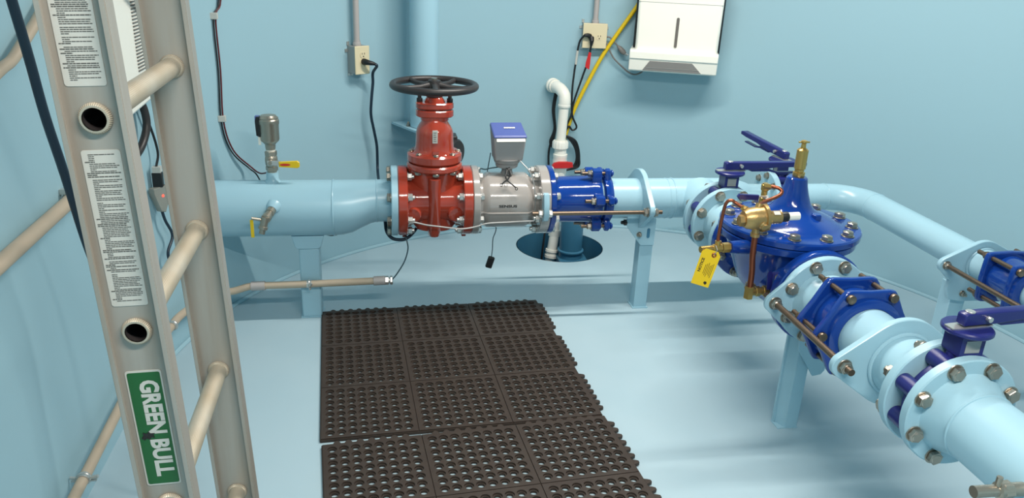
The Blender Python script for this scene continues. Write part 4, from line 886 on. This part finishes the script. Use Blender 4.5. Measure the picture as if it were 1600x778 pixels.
c = thing('power_cord', 'black cord with white label from wide outlet box, looping left of the yellow cord', 'cord', TR @ V((-0.033, -0.07, 1.03)))
obj('plug', MB().tube([TR @ V(p) for p in [(-0.036, -0.054, 1.04), (-0.036, -0.066, 1.04), (-0.048, -0.074, 1.045), (-0.064, -0.075, 1.045)]], [0.012, 0.0125, 0.010, 0.007], 12), M['cable'], c)
q = [TR @ V((-0.062, -0.075, 1.045)), (1.185, 0.970, 1.038), (1.169, 0.984, 1.005), (1.159, 0.988, 0.915), (1.150, 0.988, 0.79), (1.152, 0.988, 0.684), (1.162, 0.988, 0.622), (1.186, 0.986, 0.570), (1.165, 0.988, 0.552), (1.142, 0.989, 0.572), (1.122, 0.989, 0.52), (1.10, 0.985, 0.45)]
obj('cable', MB().tube(spl(q, 6), 0.0052, 10), M['cable'], c)
obj('wire_label', MB().tube([(1.163, 0.9865, 0.965), (1.1605, 0.988, 0.93), (1.1585, 0.988, 0.895)], 0.0062, 10), M['sticker'], c)
c = thing('power_cord', 'black cord with red tag from wide outlet box, crossing beside the yellow cord', 'cord', TR @ V((-0.03, -0.07, 1.02)))
obj('plug', MB().tube([TR @ V(p) for p in [(-0.026, -0.054, 1.03), (-0.026, -0.07, 1.03), (-0.025, -0.078, 1.018), (-0.026, -0.076, 0.995)]], [0.012, 0.0135, 0.011, 0.007], 12), M['cable'], c)
q = [TR @ V((-0.026, -0.076, 1.0)), (1.226, 0.972, 0.972), (1.219, 0.975, 0.915), (1.197, 0.984, 0.83), (1.163, 0.988, 0.705), (1.153, 0.986, 0.634), (1.135, 0.989, 0.585), (1.115, 0.988, 0.53)]
obj('cable', MB().tube(spl(q, 6), 0.0052, 10), M['cable'], c)
obj('flag_tag', MB().prism([(1.219, 0.962), (1.231, 0.957), (1.229, 0.90), (1.226, 0.872), (1.205, 0.885), (1.207, 0.91)], (0, 0.972, 0), (1, 0, 0), (0, 0, 1), (0, -1, 0), 0.004), M['redp'], c)
q = [(1.50, 0.955, 1.30), (1.476, 0.962, 1.241), (1.444, 0.969, 1.181), (1.31, 0.994, 0.96), (1.233, 1.003, 0.80), (1.172, 1.007, 0.657), (1.147, 1.008, 0.568), (1.12, 1.005, 0.47)]
tag(obj('air_hose', MB().tube(spl(q, 6), 0.0105, 12), M['yellow']), 'yellow hose slanting down from behind the dispenser to the white riser', 'hose')
c = thing('grey_cord', 'grey cord with unplugged grey plug between outlet box and dispenser', 'cord', (1.37, 0.985, 0.98))
obj('cable', MB().tube(spl([(1.305, 1.0, 1.03), (1.325, 0.992, 1.036), (1.35, 0.988, 1.017), (1.372, 0.984, 0.993)], 6), 0.0042, 8), M['gcable'], c)
pg = obj('plug', MB().tube([(1.372, 0.984, 0.993), (1.385, 0.98, 0.980), (1.40, 0.975, 0.965), (1.412, 0.972, 0.955)], [0.006, 0.013, 0.0145, 0.009], 12), M['gcable'], c)
obj('prongs', MB().cyl((1.410, 0.967, 0.958), (1.428, 0.963, 0.951), 0.0025, n=8).cyl((1.408, 0.977, 0.953), (1.424, 0.973, 0.945), 0.0025, n=8), M['zinc'], pg)
tag(obj('grey_cord', MB().tube(spl([(1.303, 0.998, 1.02), (1.318, 0.993, 1.0), (1.354, 0.987, 0.935), (1.404, 0.978, 0.889), (1.44, 0.970, 0.862), (1.472, 0.962, 0.853), (1.50, 0.945, 0.868), (1.52, 0.93, 0.90)], 6), 0.0042, 8), M['gcable']), 'grey cord curving from outlet box up under the dispenser', 'cord')
# coiled black cable hanging behind the riser
mb = MB()
for k in range(3):
    o = 0.012 * k
    mb.tube(spl([(1.062 + o * .4, 0.996, 0.75), (1.054 + o * .3, 0.995, 0.66), (1.068 + o * .2, 0.992, 0.56), (1.047 + o * .8, 0.985, 0.49 + o), (1.07, 0.985, 0.462 + o), (1.12, 0.985, 0.52), (1.155 + o, 0.984, 0.50), (1.186 + o * 0.7, 0.983, 0.455), (1.198 + o * .6, 0.983, 0.40), (1.185 + o, 0.983, 0.36 - o * .3), (1.15, 0.984, 0.335), (1.11, 0.985, 0.33)], 6), 0.0058, 9)
mb.tube(spl([(1.065, 0.990, 0.53), (1.046, 0.990, 0.45), (1.047, 0.985, 0.36), (1.06, 0.94, 0.2), (1.02, 0.86, 0.02), (1.0, 0.83, -0.2)], 6), 0.0058, 9)
tag(obj('coiled_cable', mb, M['cable']), 'black cable looped in a coil behind the white PVC riser', 'cable')

# ------------------------------------------------------------------ left wall gear
hb = thing('wall_heater', 'white louvred wall unit seen between the ladder rails', 'heater', (-0.59, -0.60, 0.94))
b = hexa(MB(), [(-0.66, -0.80, 0.922), (-0.565, -0.80, 0.922), (-0.553, -0.33, 0.950), (-0.66, -0.33, 0.950)], [(-0.66, -0.80, 1.42), (-0.565, -0.80, 1.42), (-0.553, -0.33, 1.42), (-0.66, -0.33, 1.42)], Matrix.Identity(4))
obj('casing', b, M['white'], hb, bevel=0.008)
for i in range(30): obj('louvre_slot', MB().box(-0.5595, -0.5525, -0.470, -0.372, 1.050 + i * 0.0100, 1.0535 + i * 0.0100), M['slot'], hb)
tag(obj('heater_cable', MB().tube(spl([(-0.60, -0.40, 0.97), (-0.585, -0.375, 0.93), (-0.58, -0.37, 0.87), (-0.588, -0.40, 0.82), (-0.598, -0.45, 0.79), (-0.61, -0.52, 0.78)], 6), 0.0125, 12), M['dark']), 'thick dark cable bending out beneath the white wall unit', 'cable')
tag(obj('heater_cable', MB().tube(spl([(-0.55, -0.56, 1.30), (-0.535, -0.50, 1.275), (-0.54, -0.42, 1.235), (-0.55, -0.36, 1.22)], 6), 0.007, 10), M['dark']), 'dark cable crossing the top of the white unit louvres', 'cable')
ss = thing('leak_sensor', 'small clear sensor box with red light behind the ladder', 'sensor', (-0.578, -0.32, 0.56))
sb_ = [(-0.034, 0.085), (-0.036, 0.07), (-0.012, 0.0), (0.006, -0.005), (0.026, 0.03), (0.03, 0.07), (0.022, 0.088)]
Pn = V((-0.59, -0.318, 0.56)); ex_, ez_ = V((0.55, 0.83, 0)), V((0.83, -0.55, 0))
obj('case', MB().prism(sb_, Pn, ex_, (0, 0, 1), ez_, 0.026, 0.003), M['clear'], ss)
obj('indicator_light', MB().disk(Pn + ez_ * 0.0262 + V((0, 0, 0.055)) + ex_ * 0.0, ez_, 0.0045, 0.002, 0.0005, 14), M['led'], ss)
obj('connector', MB().box(-0.016, 0.016, -0.012, 0.012, 0.085, 0.135, Matrix.Translation(Pn + ez_ * 0.012)), M['cable'], ss, bevel=0.003)
obj('connector_clip', MB().box(-0.012, 0.014, -0.012, 0.012, 0.1355, 0.155, Matrix.Translation(Pn + ez_ * 0.012)), M['sticker'], ss)
obj('cable', MB().tube(spl([Pn + ez_ * 0.012 + V((0, 0, 0.155)), (-0.575, -0.305, 0.76), (-0.585, -0.32, 0.85), (-0.60, -0.36, 0.94)], 6), 0.0042, 8), M['cable'], ss)
obj('cable', MB().tube(spl([Pn + ez_ * 0.012, (-0.575, -0.316, 0.52), (-0.566, -0.285, 0.455), (-0.576, -0.325, 0.41), (-0.575, -0.315, 0.37), (-0.56, -0.25, 0.33)], 6), 0.0052, 8), M['bcable'], ss)
# twin wire with clips on the wall
tw = thing('control_wire', 'dark red and black twin wire clipped to wall, running to the air valve', 'wire', (-0.42, 0.13, 0.7))
wp = [(-0.405, 0.16, 1.45), (-0.414, 0.155, 1.221), (-0.432, 0.125, 1.159), (-0.432, 0.126, 0.967), (-0.436, 0.116, 0.774), (-0.415, 0.150, 0.651), (-0.362, 0.20, 0.57), (-0.32, 0.14, 0.56), (-0.275, 0.04, 0.59)]
obj('red_core', MB().tube(spl(wp, 6), 0.0033, 8), mat('dark_red_wire', (92, 26, 32), 0.5), tw)
obj('black_core', MB().tube(spl([(x - 0.007, y - 0.004, z - 0.004) for x, y, z in wp[:-2]] + [(-0.34, 0.17, 0.55), (-0.33, 0.22, 0.50)], 6), 0.003, 8), M['cable'], tw)
for q in ((-0.436, 0.122, 1.165), (-0.438, 0.112, 0.785)): obj('cable_clip', MB().box(-0.016, 0.012, -0.006, 0.012, -0.012, 0.012, Matrix.Translation(q)), M['sticker'], tw, bevel=0.002)
# conduits and hoses on the left wall
c = thing('conduit', 'upper beige conduit slanting along the left wall behind ladder', 'conduit', (-0.62, -1.1, 0.79))
obj('conduit_pipe', MB().cyl((-0.62, -1.75, 0.786), (-0.62, -0.70, 0.805), 0.0175, n=24), M['cond'], c)
obj('clamp', MB().torus((-0.62, -0.955, 0.80), (0, 1, 0), 0.019, 0.004, 20, 8).box(-0.645, -0.618, -0.963, -0.947, 0.815, 0.828).cyl((-0.612, -0.955, 0.82), (-0.612, -0.955, 0.845), 0.004, n=8), M['zinc'], c)
tag(obj('flexible_conduit', MB().tube(spl([(-0.622, -1.5, 1.07), (-0.62, -1.35, 1.13), (-0.62, -1.212, 1.165), (-0.62, -1.15, 1.176), (-0.62, -1.083, 1.203), (-0.62, -0.963, 1.255), (-0.62, -0.80, 1.34)], 6), 0.0125, 12), M['cond']), 'brown flexible conduit high on the left wall at frame edge', 'conduit')
tag(obj('black_hose', MB().tube(spl([(-0.50, -1.43, 1.45), (-0.50, -1.392, 1.321), (-0.50, -1.362, 1.213), (-0.50, -1.335, 1.097), (-0.50, -1.289, 0.964), (-0.50, -1.235, 0.792), (-0.488, -1.205, 0.65), (-0.470, -1.20, 0.469), (-0.458, -1.20, 0.284), (-0.450, -1.20, 0.166), (-0.43, -1.16, 0.05), (-0.38, -1.08, 0.011)], 6), 0.0095, 12), M['bcable']), 'dark blue-black hose hanging left of the ladder', 'hose')
c = thing('conduit', 'lower beige conduit near floor, curving along left wall to the post', 'conduit', (-0.5, -0.5, 0.13))
lc = [(-0.61, -1.9, 0.10), (-0.61, -1.265, 0.122), (-0.61, -0.867, 0.14), (-0.611, -0.72, 0.142), (-0.60, -0.5, 0.14), (-0.588, -0.38, 0.139), (-0.569, -0.287, 0.146), (-0.52, -0.16, 0.142), (-0.47, -0.08, 0.136), (-0.42, -0.062, 0.137), (-0.36, -0.058, 0.153), (-0.30, -0.058, 0.155), (-0.12, -0.058, 0.157), (0.16, -0.058, 0.164)]
obj('conduit_pipe', MB().tube(spl(lc, 8), 0.0145, 18), M['cond'], c)
obj('coupling', MB().cyl((-0.355, -0.058, 0.1535), (-0.302, -0.058, 0.155), 0.0185, n=22), M['condg'], c)
obj('coupling', MB().cyl((0.122, -0.058, 0.163), (0.168, -0.058, 0.1645), 0.0185, n=22), M['condg'], c)
b = MB(); b.prism(hexp(0.0185), (0.168, -0.058, 0.1645), (0, 1, 0), (0, 0, 1), (1, 0, 0), 0.014, 0.001); b.cyl((0.182, -0.058, 0.1645), (0.187, -0.058, 0.1645), 0.013, n=16); b.prism(hexp(0.0185), (0.187, -0.058, 0.1645), (0, 1, 0), (0, 0, 1), (1, 0, 0), 0.012, 0.003); obj('cable_gland', b, M['zinc'], c)
def clamp(q, ax):
    x, y, cc = frame(ax); b = MB().torus(q, ax, 0.016, 0.0035, 20, 8); b.lathe([(-0.009, 0.016), (0.009, 0.016)], q, ax, 20)
    obj('clamp', b, M['zinc'], c)
clamp((-0.132, -0.058, 0.157), (1, 0, 0)); clamp((-0.61, -1.204, 0.125), (0, 1, 0)); clamp((-0.582, -0.36, 0.14), (0.2, 1, 0))
obj('clamp_screw', MB().cyl((-0.128, -0.078, 0.157), (-0.122, -0.078, 0.168), 0.006, n=10).cyl((-0.128, -0.076, 0.15), (-0.128, -0.076, 0.14), 0.005, n=10), M['zinc'], c)
obj('clamp_screw', MB().cyl((-0.592, -1.204, 0.128), (-0.574, -1.204, 0.131), 0.005, n=10).cyl((-0.628, -1.204, 0.128), (-0.642, -1.204, 0.13), 0.004, n=10).box(-0.640, -0.578, -1.208, -1.200, 0.118, 0.122), M['zinc'], c)
tag(obj('thin_wire', MB().tube(spl([(0.251, -0.03, 0.345), (0.258, -0.045, 0.325), (0.261, -0.05, 0.294), (0.247, -0.055, 0.245), (0.218, -0.058, 0.195), (0.197, -0.058, 0.167)]), 0.0028, 8), M['thin']), 'thin wire dropping from the red valve foot to the conduit gland', 'wire')
tag(obj('thin_wire', MB().tube(spl([(-0.066, 0.03, 0.335), (-0.045, 0.04, 0.326), (-0.02, 0.04, 0.33), (0.0, 0.03, 0.35), (0.012, 0.02, 0.372)]), 0.0028, 8), M['thin']), 'short dark wire loop right of the left support saddle', 'wire')
tag(obj('grounding_wire', MB().tube(spl([(0.265, -0.150, 0.440), (0.285, -0.158, 0.446), (0.33, -0.155, 0.434), (0.387, -0.150, 0.424), (0.461, -0.160, 0.418), (0.52, -0.155, 0.424), (0.57, -0.14, 0.432), (0.66, -0.14, 0.436), (0.715, -0.15, 0.442), (0.75, -0.155, 0.445)]), 0.0032, 8), M['gwire']), 'bare grey wire strung across the red valve and meter fronts', 'wire')

# ------------------------------------------------------------------ ladder
LP = V((-0.193, -1.9635, 1.2245)); u = V((0.0358, 0.0149, -0.9992)).normalized(); vv = V((0, 1, 0.0149)); vv = (vv - u * vv.dot(u)).normalized(); ww = vv.cross(u) * -1
if ww.x < 0: ww = -ww
LW = 0.4052; PITCH = 0.3048
la = thing('ladder', 'aluminium ladder standing upright at left with green sticker', 'ladder', LP + u * (1.2245 / -u.z))
LT = Matrix(((ww.x, vv.x, -u.x, LP.x), (ww.y, vv.y, -u.y, LP.y), (ww.z, vv.z, -u.z, LP.z), (0, 0, 0, 1)))   # local x across rail, y to the far rail, z up
kmin, kmax = -3, 3       # rungs at local z = k*PITCH
zb_, zt_ = -1.222, 0.98
HWd = 0.0385
for side in (0, 1):
    y = side * LW; b = MB(); th = 0.0025
    # web with rung holes
    for sgn in (-1, 1):
        yy = y + sgn * th / 2
        z = zb_; rows = [k * PITCH for k in range(kmin, kmax + 1)]
        for zc in rows + [None]:
            top = (zc - 0.03) if zc is not None else zt_
            b.add([LT @ V((sx_ * HWd, yy, z_)) for z_ in (z, top) for sx_ in (-1, 1)], [(0, 1, 3, 2)])
            if zc is None: break
            n = 32; r = 0.0172; sq = []
            for i in range(n):
                a = 2 * PI * i / n; cc, s_ = math.cos(a), math.sin(a); k = min(HWd / max(abs(cc), 1e-6), 0.03 / max(abs(s_), 1e-6)); sq.append((cc * k, s_ * k))
            vs = [LT @ V((p, yy, zc + q)) for p, q in sq] + [LT @ V((r * math.cos(2 * PI * i / n), yy, zc + r * math.sin(2 * PI * i / n))) for i in range(n)]
            b.add(vs, [(i, (i + 1) % n, n + (i + 1) % n, n + i) for i in range(n)])
            # fill square corners
            ca = math.atan2(0.03, HWd)
            for sx_ in (-1, 1):
                for sz_ in (-1, 1):
                    cr = LT @ V((sx_ * HWd, yy, zc + sz_ * 0.03))
                    ang = math.atan2(sz_ * 0.03, sx_ * HWd) % (2 * PI); i0 = int(ang / (2 * PI) * n) % n
                    b.add([vs[i0], vs[(i0 + 1) % n], cr], [(0, 1, 2)])
            z = zc + 0.03
    for sx_ in (-1, 1):  # flanges with rounded lips
        b.box(sx_ * HWd - 0.0018, sx_ * HWd + 0.0018, y - 0.0145, y + 0.0145, zb_, zt_, LT)
        for ye in (-0.0145, 0.0145):
            b.box(sx_ * (HWd - 0.0022) - 0.003, sx_ * (HWd - 0.0022) + 0.003, y + ye - 0.0018, y + ye + 0.0018, zb_, zt_, LT)
    obj('rail', b, M['alu'], la)
    obj('rail_foot', MB().box(-0.048, 0.048, y - 0.02, y + 0.02, zb_ - 0.0, zb_ + 0.05, LT), M['cable'], la)
def fl_(i): return 1.0 + (0.011 if i % 2 else -0.010)
for k in range(kmin, kmax + 1):
    o = LT @ V((0, 0, k * PITCH)); b = MB()
    b.lathe([(-0.006, 0.0166), (LW + 0.006, 0.0166)], o, vv, 96, caps=False, flute=fl_)
    b.cur = 1; b.lathe([(LW + 0.006, 0.0145), (-0.006, 0.0145)], o, vv, 32, caps=False)
    rg_ = obj('rung', b, [M['rung'], M['dark']], la)
    for y in (0.0, LW):
        for sgn in (-1, 1):
            n = 96
            f = MB(); f.lathe([(0.001, 0.0165), (0.001, 0.0192), (0.003, 0.0205), (0.006, 0.0198), (0.0082, 0.0178), (0.0085, 0.0150)], o + vv * y, vv * sgn, n, caps=False, flute=lambda i: 1.0 + (0.022 if i % 2 else -0.022)); obj('ferrule', f, M['rung'], rg_)
# stickers lie on the outer face of the near rail
def rect(w0, w1, z0, z1, rc=0.004, n=5):
    out = []
    for cx, cz, a0 in ((w1 - rc, z1 - rc, 0), (w0 + rc, z1 - rc, PI / 2), (w0 + rc, z0 + rc, PI), (w1 - rc, z0 + rc, 1.5 * PI)):
        for i in range(n): a = a0 + PI / 2 * i / (n - 1); out.append((cx + rc * math.cos(a), cz + rc * math.sin(a)))
    return out
YS = -0.00125
def lpt(x, z, d=0.0): return LT @ V((x, YS - d, z))
def sticker(name, label, w0, w1, z0, z1, m):
    return obj(name, MB().prism(rect(w0, w1, z0, z1), LT @ V((0, YS, 0)), ww, -u, -vv, 0.0008), m, la, label=label)
def fine_print(st, w0, w1, z0, z1, step, seed):
    rnd = random.Random(seed); mb = MB(); z = z1 - step; row = 0
    while z > z0 + step:
        head = rnd.random() < 0.14; x = w0 + (0.0 if head else 0.005); xe = w1 - (0.03 if rnd.random() < 0.28 else rnd.random() * 0.006)
        hgt = step * (0.56 if head else 0.44)
        while x < xe:
            l = 0.002 + rnd.random() * 0.005; x2 = min(x + l, xe)
            mb.prism([(x, z), (x2, z), (x2, z + hgt), (x, z + hgt)], LT @ V((0, YS - 0.0009, 0)), ww, -u, -vv, 0.00015); x = x2 + 0.0006
        z -= step * (1.7 if rnd.random() < 0.08 else 1.0); row += 1
    obj('printed_text', mb, M['greyink'], st)
ST1 = (-0.0287, 0.0212, 0.041, 0.36); ST2 = (-0.0264, 0.0217, -0.265, -0.0412); ST3 = (-0.0284, 0.0215, -0.572, -0.3695)
s_ = sticker('instruction_sticker', 'upper white instruction sticker', *ST1, M['sticker']); fine_print(s_, ST1[0] + 0.003, ST1[1] - 0.003, ST1[2] + 0.004, ST1[3] - 0.004, 0.0025, 3)
s_ = sticker('instruction_sticker', 'lower white instruction sticker', *ST2, M['sticker']); fine_print(s_, ST2[0] + 0.003, ST2[1] - 0.003, ST2[2] + 0.004, ST2[3] - 0.004, 0.0025, 5)
s_ = sticker('brand_sticker', 'green sticker with white border and lettering', *ST3, M['sticker'])
gi = obj('green_panel', MB().prism(rect(ST3[0] + 0.0025, ST3[1] - 0.0022, ST3[2] + 0.003, ST3[3] - 0.003, 0.003), LT @ V((0, YS - 0.0008, 0)), ww, -u, -vv, 0.0004), M['green'], s_)
tx = text_mb('GREEN BULL', 0.040, lpt(0.002, -0.4705, 0.0013), u, ww, 0.0003, 0.0017, sx=0.6)
c0 = lpt(0.002, -0.4705, 0.0013); du = [(v - c0).dot(u) for v in tx.v]; dw = [(v - c0).dot(ww) for v in tx.v]
ku = 0.170 / (max(du) - min(du)); kw = 0.0275 / (max(dw) - min(dw)); mu = (max(du) + min(du)) / 2; mw = (max(dw) + min(dw)) / 2
tx.v = [c0 + u * ((a - mu) * ku) + ww * ((b_ - mw) * kw) - vv * 0.0004 for a, b_ in zip(du, dw)]
obj('lettering', tx, M['sticker'], s_)
em = [(-0.014, -0.004), (-0.008, -0.010), (-0.004, -0.005), (0.003, -0.009), (0.006, -0.003), (0.012, -0.006), (0.010, 0.002), (0.014, 0.006), (0.005, 0.006), (0.002, 0.011), (-0.003, 0.006), (-0.010, 0.009), (-0.009, 0.002)]
obj('bull_emblem', MB().prism([(p * 0.72, q * 0.72) for p, q in em], lpt(-0.0125, -0.481, 0.0018), ww, -u, -vv, 0.0003), M['ink'], s_)
